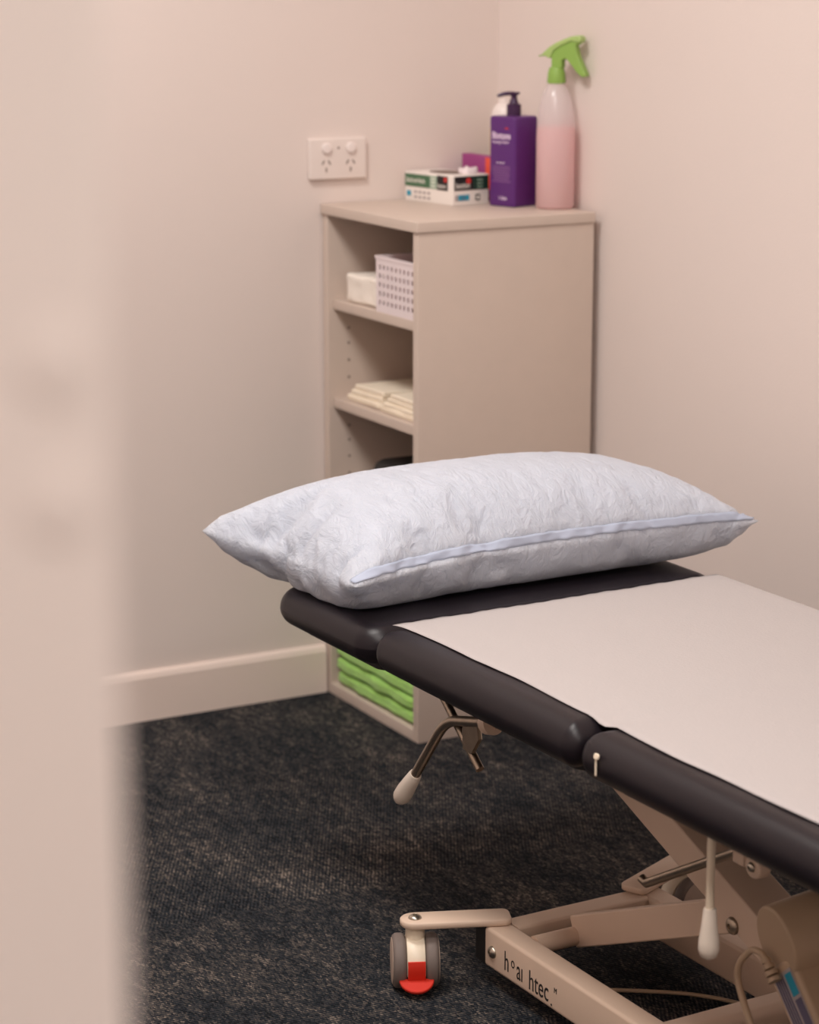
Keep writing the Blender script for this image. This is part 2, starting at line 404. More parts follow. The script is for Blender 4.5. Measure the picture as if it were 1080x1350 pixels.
# folded towels in the bottom compartment
def cloth_block(name, x0, x1, y0, y1, z0, z1, m, folds=1, amp=.0025, seed=1, rt=None, tilt=0, rp=.012):
    h = z1-z0
    V, F = pad_geo(x0, x1, y0, y1, z0, z1, rp, rt or h*.48, rt or h*.48, n=5, ne=6, inner=5)
    # add length subdivisions by rebuilding through bmesh
    import bmesh
    bm = bmesh.new(); vs = [bm.verts.new(v) for v in V]
    for f in F: bm.faces.new([vs[i] for i in f])
    long_ = [e for e in bm.edges if e.calc_length() > .03]
    bmesh.ops.subdivide_edges(bm, edges=long_, cuts=12, use_grid_fill=True)
    bmesh.ops.recalc_face_normals(bm, faces=bm.faces)
    cz = (z0+z1)/2
    for v in bm.verts:
        p = v.co; n = v.normal
        d = noise3(p, 22, seed)*amp+noise3(p, 60, seed+3)*amp*.45
        side = 1 if abs(n.z) < .7 else .35
        v.co += n*d*1.1*side
        if folds > 1: # creases between the folded leaves
            ph = (p.z-z0)/h*folds; cr = math.exp(-((ph-round(ph))*5)**2) if 0 < round(ph) < folds else 0
            v.co -= Vector((n.x, n.y, 0))*cr*.002
        v.co.z += noise3((p.x, p.y, 0), 14, 5)*amp*.7*min(1, max(0, p.z-z0+max(0, seed-2)*.02)/.02)
    for v in bm.verts:
        v.co.z = min(max(v.co.z, z0+.0004), z1+.0006); v.co.y = min(max(v.co.y, -.3325), -.0205)
    me = bpy.data.meshes.new(name); bm.to_mesh(me); bm.free()
    for p in me.polygons: p.use_smooth = True
    me.materials.append(m); o = bpy.data.objects.new(name, me); COL.objects.link(o); return o
tz = .0225
names_t = ['lime green folded towel lying on the cabinet floor, lowest of the green pile',
           'lime green folded towel, second from the bottom of the green pile in the cabinet',
           'lime green folded towel, third from the bottom of the green pile in the cabinet',
           'lime green folded towel, fourth from the bottom of the green pile in the cabinet',
           'lime green folded towel at the top of the green pile in the cabinet']
for i, lb in enumerate(names_t):
    o = cloth_block('folded_towel', -.340+random.uniform(0, .005), -.05, -.328, -.0245, tz, tz+.0240, M['green_towel'], 2, .0062, i+2)
    tag(o, lb, 'towel', 'green towels in the cabinet'); tz += .0250
# second shelf: cream cloths
zz = SH[1]+.0175
k = 0
for (ya, yb, lab, dz) in ((-.165, -.040, 'left', 0), (-.322, -.170, 'right', 0)):
    z = zz
    n = 3 if lab == 'left' else 4
    for i in range(n):
        h = .0105 if lab == 'left' else .0088
        words = {3: ['lowest', 'middle', 'topmost'], 4: ['lowest', 'second lowest', 'second highest', 'topmost']}[n][i]
        o = cloth_block('folded_cloth', -.326+.003*i+(.004 if lab == 'left' else 0)+random.uniform(0, .004), -.09+.0, ya+.003*(i % 2), yb-.008*i, z, z+h, M['cream_cloth'], 2, .0024, 20+k, rp=.006)
        tag(o, 'cream folded cloth on the middle shelf, %s of the %s pile' % (words, lab), 'cloth', 'cream cloths on the middle shelf'); z += h-.0006; k += 1
# top compartment: block of white cloths and a perforated basket
o = cloth_block('folded_cloth', -.325, -.11, -.168, -.050, SH[0]+.0175, SH[0]+.068, M['white_cloth'], 1, .0035, 40, rt=.007, rp=.006)
tag(o, 'thick white folded cloth on the top shelf left of the perforated basket', 'cloth')
bk = thing('basket', 'white perforated plastic basket on the top shelf of the cabinet', 'basket', (-.265, -.254, SH[0]+.0172))
def perf_wall(w, h, nx_, nz_):
    V = []; F = []
    mx = .006; mz = .009; cw = (w-2*mx)/nx_; ch = (h-2*mz)/nz_
    xs = [-w/2]+[-w/2+mx+i*cw for i in range(nx_+1)]+[w/2]; zs = [0]+[mz+i*ch for i in range(nz_+1)]+[h]
    for i in range(len(xs)-1):
        for j in range(len(zs)-1):
            a, b, c, d = xs[i], xs[i+1], zs[j], zs[j+1]
            base = len(V); V += [(a, c), (b, c), (b, d), (a, d)]
            if 0 < i <= nx_ and 0 < j <= nz_:
                mxx, mzz = (a+b)/2, (c+d)/2; hw, hh = cw*.25, ch*.27
                V += [(mxx-hw, mzz-hh), (mxx+hw, mzz-hh), (mxx+hw, mzz+hh), (mxx-hw, mzz+hh)]
                for q in range(4): F.append((base+q, base+(q+1) % 4, base+4+(q+1) % 4, base+4+q))
            else: F.append((base, base+1, base+2, base+3))
    return V, F
def perf_side(p, rdir, w, h, nx_, nz_, th=.002):
    V2, F = perf_wall(w, h, nx_, nz_); r = Vector(rdir); n = r.cross(Vector((0, 0, 1))); V = []; FF = []
    for s in (0, 1):
        for a, c in V2: V.append(tuple(Vector(p)+r*a+Vector((0, 0, c))+n*(th*s)))
    m = len(V2)
    for f in F: FF.append(tuple(i+m for i in f)); FF.append(tuple(i for i in f[::-1]))
    # hole walls: connect inner loops
    from collections import Counter
    edges = {}
    for f in F:
        for q in range(len(f)):
            e = (f[q], f[(q+1) % len(f)]); edges[e] = 1
    for (a, b) in list(edges):
        if (b, a) not in edges and (V2[a] != V2[b]):
            FF.append((a, b, b+m, a+m))
    return V, FF
bw, bd, bh = .142, .135, .094
g = merge(perf_side((-bd/2, 0, .0), (0, -1, 0), bw, bh, 9, 5), perf_side((bd/2, 0, .0), (0, 1, 0), bw, bh, 9, 5),
          perf_side((0, -bw/2, .0), (1, 0, 0), bd, bh, 8, 5), perf_side((0, bw/2, .0), (-1, 0, 0), bd, bh, 8, 5))
link('basket_wall', g[0], g[1], M['basket'], bk)
pad('basket_floor', -bd/2, bd/2, -bw/2, bw/2, 0, .003, M['basket'], bk)
g = merge(box(-bd/2-.003, -bd/2+.003, -bw/2-.003, bw/2+.003, bh-.003, bh+.002), box(bd/2-.003, bd/2+.003, -bw/2-.003, bw/2+.003, bh-.003, bh+.002),
          box(-bd/2, bd/2, -bw/2-.003, -bw/2+.003, bh-.003, bh+.002), box(-bd/2, bd/2, bw/2-.003, bw/2+.003, bh-.003, bh+.002))
link('rim', g[0], g[1], M['basket'], bk)
o = cloth_block('folded_cloth', -.322, -.21, -.318, -.190, SH[0]+.0212, SH[0]+.092, M['pinkcloth'], 3, .004, 44, rt=.015, rp=.012)
tag(o, 'dusty pink cloth inside the white perforated basket', 'cloth')
# black item on the third shelf
g = pad_geo(-.325, -.12, -.325, -.13, SH[2]+.0175, .462, .03, .02, n=6, ne=5)
tag(smooth_obj(link('bag', g[0], g[1], M['black'])), 'black bag on the cabinet shelf just above the pillow', 'bag')

# ------------------------------------------------------------------ things on the cabinet
ZT = .9003
gb = thing('glove_box', 'white and green cardboard disposable glove box with its top slot open', 'glove box', (-.166, -.152, ZT), math.radians(8))
gw, gl, gh = .080, .140, .052      # x, y, z
pad('carton', 0, gw, 0, gl, 0, gh, M['carton'], gb, rp=.001, rt=.0008)
lathe('slot', [(0, 0), (.03, 0), (.03, .0006), (0, .0006)], M['slot'], gb, Matrix.Translation((gw/2+.002, gl/2-.004, gh+.0001)) @ Matrix.Diagonal((.95, 1.45, 1, 1)))
mL = plane_mtx((-.0004, gl, 0), (0, -1, 0), (0, 0, 1))     # long side, reads from far end to near end
decal('print_band', .001, .074, .026, .048, mL, M['print_green'], gb)
decal('print_band', .075, .094, .026, .048, mL, M['print_lgreen'], gb)
decal('brand_patch', .095, .126, .025, .050, mL, M['print_black'], gb)
up = Matrix.Translation((0, 0, .0005))
text('lettering', 'UltraFresh Nitrile', .0125, M['print_white'], gb, mL @ up @ Matrix.Translation((.004, .033, 0)), .62)
text('lettering', 'bastion', .0115, M['print_white'], gb, mL @ up @ Matrix.Translation((.097, .029, 0)), .72)
decal('red_patch', .116, .124, .040, .048, mL @ up, M['print_red'], gb)
decal('teal_patch', .006, .018, .009, .018, mL, M['print_teal'], gb)
for i in range(4):
    for j in range(2): decal('small_print', .028+.013*i, .036+.013*i, .006+.009*j, .010+.009*j, mL, M['print_grey'], gb)
for i in range(3): decal('print_line', .078, .091, .030+.006*i, .032+.006*i, mL @ up, M['print_white'], gb)
mR = plane_mtx((0, -.0004, 0), (1, 0, 0), (0, 0, 1))
decal('brand_patch', .003, .044, .026, .050, mR, M['print_black'], gb)
decal('print_band', .0445, gw-.001, .026, .050, mR, M['print_dark'], gb)
text('lettering', 'bastion', .015, M['print_white'], gb, mR @ up @ Matrix.Translation((.006, .030, 0)), .72)
lathe('red_spot', [(0, 0), (.0055, 0), (.0055, .0004), (0, .0004)], M['print_red'], gb, mR @ up @ Matrix.Translation((.034, .042, 0)), n=16)
for i in range(3): decal('print_line', .053, .066, .030+.006*i, .032+.006*i, mR @ up, M['print_lgreen'], gb)
decal('teal_patch', .012, .036, .008, .018, mR, M['print_teal'], gb)
decal('small_print', .005, .011, .008, .018, mR, M['print_grey'], gb)
text('lettering', '100', .009, M['print_blue'], gb, mR @ up @ Matrix.Translation((.016, .0095, 0)), .9)
decal('mark', .050, .060, .007, .018, mR, M['print_black'], gb); decal('mark', .0525, .0575, .0095, .0155, mR @ up, M['print_white'], gb)
# crumpled glove poking from the slot
g = pad_geo(.038, .070, .012, .040, gh, gh+.007, .010, .004, .001, n=5, ne=4, inner=4)
V = [(v[0], v[1], v[2]+(noise3(v, 70, 3)+.25)*.009*(1 if v[2] > gh+.003 else 0)) for v in g[0]]
smooth_obj(link('glove_tuft', V, g[1], M['basket'], gb), 80)
# magenta carton behind
mg = thing('carton', 'magenta cardboard box with an orange-red corner behind the glove box', 'box', (-.051, -.006, ZT), 0)
pad('carton_body', -.013, .006, -.125, 0, 0, .078, M['magenta'], mg, rp=.001, rt=.0008)
decal('orange_print', .085, .124, .020, .0765, plane_mtx((-.0134, 0, 0), (0, -1, 0), (0, 0, 1)), M['orange'], mg)
# white rounded bottle behind the purple one
wb = thing('lotion_bottle', 'white rounded bottle half hidden behind the purple pump bottle', 'bottle', (-.0155, -.075, ZT))
prof = [(0, 0), (.024, 0), (.026, .003), (.026, .135)]+[(.026-.014*(1-math.cos(t)), .135+.034*math.sin(t)) for t in np.linspace(.2, PI/2, 6)]+[(.012, .178), (0, .179)]
lathe('bottle_body', prof, M['white'], wb)
lathe('yellow_label', [(.0262, .045), (.0266, .0455), (.0266, .125), (.0262, .1255)], M['yellow'], wb)
# purple pump bottle
pb = thing('pump_bottle', 'square purple pump dispenser bottle with white lettering beside the glove box', 'bottle', (-.066, -.190, ZT), math.radians(16.4))
s = .0305; bhh = .1555
g = pad_geo(-s, s, -s, s, 0, bhh, .006, .005, .003, n=5, ne=4)
smooth_obj(link('bottle_body', g[0], g[1], M['purple'], pb))
lathe('pump_collar', [(0, bhh), (.0125, bhh), (.0125, bhh+.019), (.0115, bhh+.020), (0, bhh+.020)], M['darkpurple'], pb)
lathe('pump_stem', [(0, bhh+.02), (.0085, bhh+.021), (.006, bhh+.028), (.0052, bhh+.031), (.007, bhh+.038), (0, bhh+.038)], M['darkpurple'], pb, n=18)
ph = bhh+.0365
u_ = Matrix.Rotation(math.radians(-16.4-28.6+180), 4, 'Z')
g = merge(lathe_geo([(0, ph), (.010, ph), (.0105, ph+.003), (.009, ph+.004), (0, ph+.004)], 20),
          xf(tube_geo(fillet([(.0, 0, ph+.0015), (.016, 0, ph+.0015), (.029, 0, ph-.003)], .01), [.0035]*8+[.0024], 10), u_))
smooth_obj(link('pump_head', g[0], g[1], M['darkpurple'], pb))
mF = plane_mtx((-s-.0003, s, 0), (0, -1, 0), (0, 0, 1))
text('lettering', 'Biotone', .0165, M['label_text'], pb, mF @ Matrix.Translation((.008, .117, 0)), .82, off=.0004)
decal('red_accent', .038, .046, .134, .1365, mF, M['print_red'], pb)
text('lettering', 'massage lotion', .0085, M['label_text'], pb, mF @ Matrix.Translation((.008, .109, 0)), .78)
text('lettering', 'unscented', .006, M['label_text'], pb, mF @ Matrix.Translation((.018, .074, 0)), .8)
for i in range(7):
    w = [.040, .042, .038, .041, .039, .036, .044][i]
    decal('small_print', .030-w/2, .030+w/2, .068-.0042*i, .0695-.0042*i, mF, M['label_dim'], pb, .0002)
text('lettering', '1 Litre', .0085, M['label_text'], pb, mF @ Matrix.Translation((.024, .012, 0)), .85, off=.0002)
# pink spray bottle
sb = thing('spray_bottle', 'clear spray bottle of pink liquid with a lime green trigger head', 'spray bottle', (-.026, -.264, ZT))
R_ = .0335
prof = [(0, 0), (R_-.004, 0), (R_, .004), (R_, .125), (R_-.0015, .150), (R_-.004, .170), (R_-.009, .192), (.0185, .205), (.0135, .211), (.0125, .2135), (.0125, .224)]
lathe('bottle_shell', prof+[(0, .224)], M['frosted'], sb, ang=70)
lathe('pink_liquid', [(0, .0012), (R_-.0048, .0012), (R_-.001, .005), (R_-.001, .125), (R_-.0022, .139), (0, .139)], M['pink_liquid'], sb, ang=50)
phi = math.radians(-58); ur = Vector((math.cos(phi), math.sin(phi), 0))
hm = plane_mtx((0, 0, 0), ur, (0, 0, 1))
def hp(zx, zy): return ((zx/12+700-737.3)*.00134/.86, (103.5-(zy/12+35))*.00134+.219)
poly = [hp(*p) for p in [(395, 640), (395, 540), (395, 470), (430, 380), (560, 285), (690, 225), (770, 215), (815, 250), (745, 300), (760, 390), (775, 450), (830, 580), (905, 745), (880, 770), (835, 768), (760, 700), (700, 610), (660, 560), (620, 510), (585, 498), (545, 530), (550, 640)]]
tail = [p for p in poly]
g = prism_geo(poly[::-1], .017, hm, .0)
ob = link('trigger_head', g[0], g[1], M['lime'], sb)
bv = ob.modifiers.new('bevel', 'BEVEL'); bv.width = .002; bv.segments = 2; bv.limit_method = 'ANGLE'
poly = [hp(*p) for p in [(255, 440), (370, 500), (400, 470), (432, 382), (562, 292), (690, 236), (815, 260), (835, 215), (822, 165), (780, 148), (680, 165), (560, 215), (460, 265), (370, 325)]]
g = prism_geo(poly, .0215, hm, 0)
ob = link('head_shroud', g[0], g[1], M['lime_light'], sb); bv = ob.modifiers.new('bevel', 'BEVEL'); bv.width = .002; bv.segments = 2; bv.limit_method = 'ANGLE'
lathe('screw_collar', [(0, .2135), (.0158, .2135), (.0162, .216), (.0150, .231), (.0125, .240), (.0, .241)], M['lime'], sb, n=24)
a = hp(280, 455); b_ = hp(185, 465)
tube('nozzle_pin', [hm @ Vector((a[0], a[1], 0)), hm @ Vector((b_[0], b_[1], 0))], .0012, M['lime'], sb, n=8)

# ------------------------------------------------------------------ treatment table (own frame, turned slightly in the room)
TO = (-.55, -1.5, 0); TR = math.radians(1.4)
tb = thing('treatment_table', 'adjustable treatment table with dark padded top on a beige castor frame', 'treatment table', TO, TR)
TM = Matrix.Translation(TO) @ Matrix.Rotation(TR, 4, 'Z')
tx0, tx1, ZU, ZB = -.303, .275, .480, .423
def cushion(name, y0, y1, z0=ZB, z1=ZU, rp=.03):
    g = pad_geo(tx0, tx1, y0, y1, z0, z1, rp, .029, .026, n=8, ne=8, inner=3)
    o = smooth_obj(link(name, g[0], g[1], M['vinyl'], tb), 80); return o
cushion('headrest_cushion', .352, .632, .420, .474, .040)
cushion('torso_cushion', -.118, .345, rp=.022)
cushion('leg_cushion', -1.15, -.126, rp=.022)
for y0, y1, zt in ((.375, .60, .4205), (-.09, .32, .4235), (-1.12, -.155, .4235)):
    pad('cushion_board', tx0+.035, tx1-.035, y0, y1, zt-.012, zt+.004, M['vinylbase'], tb, rp=.02)
# stitched tag
cm = M['cream_metal']
w_ = pad_geo(-.0045, .0045, -.0035, .0035, 0, .002, .003, .0009, .0002)
def lw(x, y, z): return (x, y, z)
g = merge(xf(w_, plane_mtx((tx0-.0012, -.172, .462), (0, -1, 0), (.25, 0, 1))), xf(pad_geo(-.0016, .0016, -.010, .010, 0, .001, .0012, .0004, .0002), plane_mtx((tx0-.0012, -.1705, .449), (0, -1, 0), (0, 0, 1))))
o = smooth_obj(link('stuck_tape', g[0], g[1], M['ivory'], tb)); o['label'] = 'small cream mark on the side of the leg cushion'
# under-frame carrying the cushions
for sx in (-.12, .09):
    beam('frame_rail', (sx, .10, .396), (sx, -1.1, .396), .03, .03, cm, tb)
beam('frame_rail', (-.12, .31, .396), (-.12, .11, .396), .03, .03, cm, tb); beam('frame_rail', (.09, .31, .396), (.09, .11, .396), .03, .03, cm, tb)
beam('cross_rail', (-.15, .10, .394), (.12, .10, .394), .03, .025, cm, tb)
beam('cross_rail', (-.15, -.50, .394), (.12, -.50, .394), .03, .025, cm, tb)
# base
ZH = .058
bl = beam('base_beam', (-.1725, .240, ZH), (-.1725, -1.1, ZH), .035, .055, cm, tb, r=.005)
beam('base_beam', (.0705, .240, ZH), (.0705, -1.1, ZH), .035, .055, cm, tb, r=.005)
beam('cross_beam', (-.155, .232, ZH+.004), (.053, .232, ZH+.004), .036, .046, cm, tb, r=.004)
beam('cross_beam', (-.155, -.118, ZH), (.053, -.118, ZH), .042, .05, cm, tb, r=.012)
beam('cross_beam', (-.155, -1.05, ZH), (.053, -1.05, ZH), .036, .046, cm, tb, r=.004)
for x in (-.1725, .0705):
    o = pad('end_block', x-.0165, x+.0165, .2405, .268, .031, .083, M['black'], tb, rp=.003, rt=.002); o['label'] = 'black plastic end block'
# button bolt and lettering on the side of the near beam
def bolt(p, d, r=.008, h=.005, par=tb, m='steel'):
    prof = [(0, 0), (r, 0)]+[(r*math.cos(t), h*math.sin(t)) for t in np.linspace(.1, 1.25, 6)]+[(r*.3, h*.93), (r*.3, h*.5), (0, h*.5)]
    return lathe('bolt', prof, M[m], par, axis_mtx(p, d), n=20)
bolt((-.190, .222, .056), (-1, 0, 0), .0085, .006)
ml = plane_mtx((-.1903, .194, .041), (0, -1, 0), (0, 0, 1))
def logo(s_, x, y, size, sx): return text('lettering', s_, size, M['ink'], bl, ml @ Matrix.Translation((x, y, 0)), sx)
logo('h', .000, .002, .0385, .64); logo('o', .0165, .0115, .0225, .76); logo('a\u0131', .0300, .001, .0385, .62); logo('htec', .0585, -.002, .0385, .70)
logo('M', .1170, .0155, .0105, .85); logo('.', .1090, -.0045, .027, .9)
# castor plates + castors
def plate_geo(p0, p1, w0, z0, z1):
    a = Vector((*p0, 0)); b = Vector((*p1, 0)); d = (b-a).normalized(); n = Vector((-d.y, d.x, 0)); L = (b-a).length
    pts = []
    for k in range(13): t = PI/2+PI*k/12; pts.append(a+d*math.cos(t)*w0/2+n*math.sin(t)*w0/2)
    r = .010
    for cx, cy, a0 in ((L-r, -w0/2+r, -90), (L-r, w0/2-r, 0)):
        for k in range(6): t = math.radians(a0+90*k/5); pts.append(a+d*(cx+r*math.cos(t))+n*(cy+r*math.sin(t)))
    return prism_geo([(p.x, p.y) for p in pts], z1-z0, Matrix.Translation((0, 0, (z0+z1)/2)), .0015)
def castor(px, py, pin, ang):
    g = plate_geo((px, py), pin, .040, .0862, .0955)
    o = smooth_obj(link('castor_arm', g[0], g[1], cm, tb), 50)
    bolt((px, py, .0955), (0, 0, 1), .009, .005, o)
    c = bpy.data.objects.new('castor', None); COL.objects.link(c); c.parent = tb; c.location = (px, py, 0); c.rotation_euler = (0, 0, ang); c.empty_display_size = .02
    # wheel axle along local x, rolls along local y
    for sx in (-1, 1):
        mm = axis_mtx((sx*.0125, 0, .0365), (sx, 0, 0))
        lathe('wheel', rounded_profile(.036, 0, .0175, .006), M['tyre'], c, mm, n=40)
        lathe('wheel_disc', [(0, .0172), (.030, .0172), (.0305, .0182), (.028, .0188), (0, .0188)], M['hubface'], c, mm, n=32)
    pts = [(.0345*math.cos(t), .0365+.0345*math.sin(t)) for t in np.linspace(-.5, PI+.3, 26)]
    g = prism_geo([(p[0], p[1]) for p in pts], .024, plane_mtx((0, 0, 0), (0, 1, 0), (0, 0, 1)), .001)
    h = .0385
    g2 = lathe_geo([(0, .066), (.013, .066), (.0125, .083), (.014, .0862), (0, .0862)], 20)
    gg = merge(g, g2); smooth_obj(link('castor_body', gg[0], gg[1], M['ivory'], c), 50)
    # brake: curved tongue over the body and half-moon pedal in front
    V = []; F = []
    arc = [(-.0365*math.cos(t)-.0005, .0365+.0365*math.sin(t)) for t in np.linspace(-.62, .32, 8)]
    for y, z in arc:
        for x in (-.0115, .0115): V.append((x, y, z))
    for y, z in arc:
        for x in (-.0115, .0115): V.append((x, y+.004, z))
    n = len(arc)
    for i in range(n-1): F += [(2*i, 2*i+1, 2*i+3, 2*i+2), (2*n+2*i+1, 2*n+2*i, 2*n+2*i+2, 2*n+2*i+3), (2*i, 2*i+2, 2*n+2*i+2, 2*n+2*i), (2*i+1, 2*n+2*i+1, 2*n+2*i+3, 2*i+3)]
    F += [(0, 2*n, 2*n+1, 1), (2*n-2, 2*n-1, 4*n-1, 4*n-2)]
    halfm = [(.023*math.cos(t), .023*math.sin(t)) for t in np.linspace(PI, 2*PI, 17)]
    pm_ = plane_mtx((0, -.030, .0215), (1, 0, 0), (0, .90, .42))
    g = merge((V, F), prism_geo(halfm, .005, pm_, .001))
    o = smooth_obj(link('brake_pedal', g[0], g[1], M['red'], c), 40); o['label'] = 'red half-moon brake pedal'
castor(-.268, .290, (-.152, .240), math.radians(-26))
castor(.166, .290, (.040, .236), math.radians(-80))
# lifting linkage
beam('scissor_arm', (-.0675, .175, .3665), (-.0675, -.62, .055), .065, .047, cm, tb, r=.003)
# lower lever and its axle
V_ = beam_geo((-.085, .176, .081), (-.085, -.165, .2290), .020, .043, .003)
smooth_obj(link('lift_lever', V_[0], V_[1], cm, tb))
tube('lever_axle', [(-.156, .174, .076), (.053, .174, .076)], .0125, cm, tb, n=20)
bolt((-.1005, -.163, .2155), (-1, 0, 0), .011, .006, m='dullsteel')
lathe('pivot_hub', rounded_profile(.020, 0, .012, .002), cm, tb, axis_mtx((-.02, .174, .076), (-1, 0, 0)))
# release lever under the torso cushion
rl = tube('release_lever', [(-.235, .155, .396), (-.235, .170, .393), (-.235, .268, .368), (-.235, .353, .262)], .0068, M['dullsteel'], tb, fil=.03)
g0 = Vector((-.235, .345, .272)); g1 = Vector((-.235, .391, .219)); dd = (g1-g0)
gp = [g0+dd*t for t in (0, .02, .3, .6, .8, .92, 1.)]
tube('grip', gp, [.0078, .0086, .0106, .0122, .0122, .009, .003], M['grip'], rl, n=20)['label'] = 'off-white tapered plastic grip'
tube('lever_collar', [(-.235, .166, .394), (-.235, .152, .3975)], .0155, cm, tb, n=20)
tube('lever_shaft', [(-.235, .152, .398), (-.10, .100, .402)], .010, cm, tb)
g = prism_geo([(0, 0), (.026, -.002), (.030, -.018), (.012, -.042), (-.006, -.040), (-.008, -.015)], .006, plane_mtx((-.228, .226, .380), (0, -1, 0), (0, 0, 1)), .001)
link('catch_plate', g[0], g[1], M['dullsteel'], tb)
tube('gas_strut', [(-.222, .315, .405), (-.222, .205, .318)], .0058, M['dullsteel'], tb, n=14)
# second lever hanging from the leg section
lv = tube('hanging_lever', [(-.255, -.3175, .425), (-.255, -.318, .318)], .0046, M['ivory'], tb, n=12)
gz = [.326, .324, .307, .289, .279, .271, .2675]
tube('grip', [(-.255, -.3185, z) for z in gz], [.0062, .0072, .0088, .0112, .0116, .009, .003], M['grip'], lv, n=20)['label'] = 'off-white tapered plastic grip'
rod = tube('link_rod', [(-.16, -.062, .252), (-.16, -.072, .249), (-.16, -.245, .348)], .0058, M['dullsteel'], tb)
pad('rod_bracket', -.166, -.156, -.262, -.240, .335, .405, cm, tb)
lathe('adjusting_knob', rounded_profile(.014, 0, .018, .004), cm, tb, axis_mtx((-.155, -.285, .345), (-1, 0, 0)))
bolt((-.1735, -.285, .345), (-1, 0, 0), .006, .004)
# lifting motor: cylinder with end cap, gearbox, sticker, cable
mo = bpy.data.objects.new('lift_motor', None); COL.objects.link(mo); mo.parent = tb
mdir = Vector((.82, -.13, .15)).normalized()
c0 = Vector((-.150, -.302, .256))
lathe('motor_housing', rounded_profile(.043, 0, .16, .004), M['motor'], mo, axis_mtx(c0, mdir), n=40)
ld = Vector((0, -.67, -.742)).normalized()
mtxb = Matrix((Vector((1, 0, 0)), ld, Vector((1, 0, 0)).cross(ld))).transposed().to_4x4(); mtxb.translation = Vector((-.152, -.290, .219))
g = pad_geo(0, .15, 0, .19, -.052, 0, .008, .006, n=5, ne=4)
smooth_obj(link('gearbox', g[0], g[1], M['motor'], mo, mtx=mtxb))
stm = mtxb @ plane_mtx((-.0004, .012, -.008), (0, 1, 0), (0, 0, -1)) @ Matrix.Scale(.62, 4, (0, 1, 0))
decal('sticker', .0, .085, .0, .06, stm, M['print_grey'], mo)
decal('sticker_print', .004, .030, .036, .056, stm @ up, M['print_teal'], mo); decal('sticker_print', .034, .08, .036, .056, stm @ up, M['print_blue'], mo)
for i in range(4): decal('sticker_print', .004, .08-.008*(i % 2), .004+.007*i, .008+.007*i, stm @ up, M['print_blue'], mo)
cb = fillet([(-.160, -.306, .232), (-.162, -.293, .2455), (-.163, -.277, .2430), (-.164, -.257, .2200), (-.164, -.254, .2000), (-.164, -.264, .181), (-.162, -.280, .152), (-.150, -.30, .10), (-.12, -.32, .03)], .012)
tube('power_cable', cb, .0040, M['motor'], mo, n=12)
gd = Vector((0, -.70, -.72))
for i in range(4):
    p = Vector((-.1605, -.2985, .2390))+gd*(.0075*i); tube('cable_gland', [p, p+gd*.0045], .0058+.0009*i, M['motor'], mo)
# thin wire trailing on the carpet below
wire = tube('floor_wire', fillet([TM @ Vector(p) for p in [(-.10, .172, .0035), (-.03, .125, .0035), (.03, .080, .0035), (.07, .02, .0035), (.10, -.1, .0035)]], .05), .0026, M['motor'])
tag(wire, 'thin beige cable lying on the carpet under the table', 'cable')

# paper sheet over the table
def paper():
    V = []; F = []
    nx_, ny_ = 60, 130; ys = np.linspace(.352, -1.15, ny_)
    half = []
    xr = tx1; Rr = .029
    for j, y in enumerate(ys):
        xl = -.262 + .003*math.sin(y*9+1)+.0015*math.sin(y*31)
        if y > .30: xl += -.0+.0*(y-.30)
        for i in range(nx_):
            s_ = i/(nx_-1); L_ = (xr-Rr-xl)+Rr*PI/2+.012; d = s_*L_; flat = xr-Rr-xl
            lump = .0007*noise3((d, y, 0), 14, 1)+.0008*max(0, noise3((d*.6, y, 0), 24, 5))
            if d < flat: x, z = xl+d, ZU+.0014
            elif d < flat+Rr*PI/2: a = (d-flat)/Rr; x, z = xr-Rr+math.sin(a)*(Rr+.0015), ZU-Rr+math.cos(a)*(Rr+.0015)
            else: x, z = xr+.0015, ZU-Rr-(d-flat-Rr*PI/2)
            # bulged right edge, lifted a little off the pad
            yy = y
            if j == 0: yy += .0012*((i*7) % 3-1)+.004*noise3((d, 0, 0), 18, 2)
            if y > .315 :
                t = (y-.315)/.037; z -= .0035*t*t*(1 if d < flat else .3)
            dj_ = abs(y+.122)
            if dj_ < .03: z -= .006*(math.cos(PI*dj_/.03)+1)/2*(1 if d < .03 else max(.35, 1-(d-.03)*20))
            V.append((x, yy, z+lump))
    for j in range(ny_-1):
        for i in range(nx_-1):
            a = j*nx_+i; F.append((a, a+nx_, a+nx_+1, a+1))
    V = [tuple(TM @ Vector(v)) for v in V]
    o = link('paper_sheet', V, F, M['paper'], None, True)
    sm = o.modifiers.new('thickness', 'SOLIDIFY'); sm.thickness = .0005; sm.offset = 1
    return tag(o, 'white disposable paper sheet spread over the treatment table', 'paper sheet')
paper()

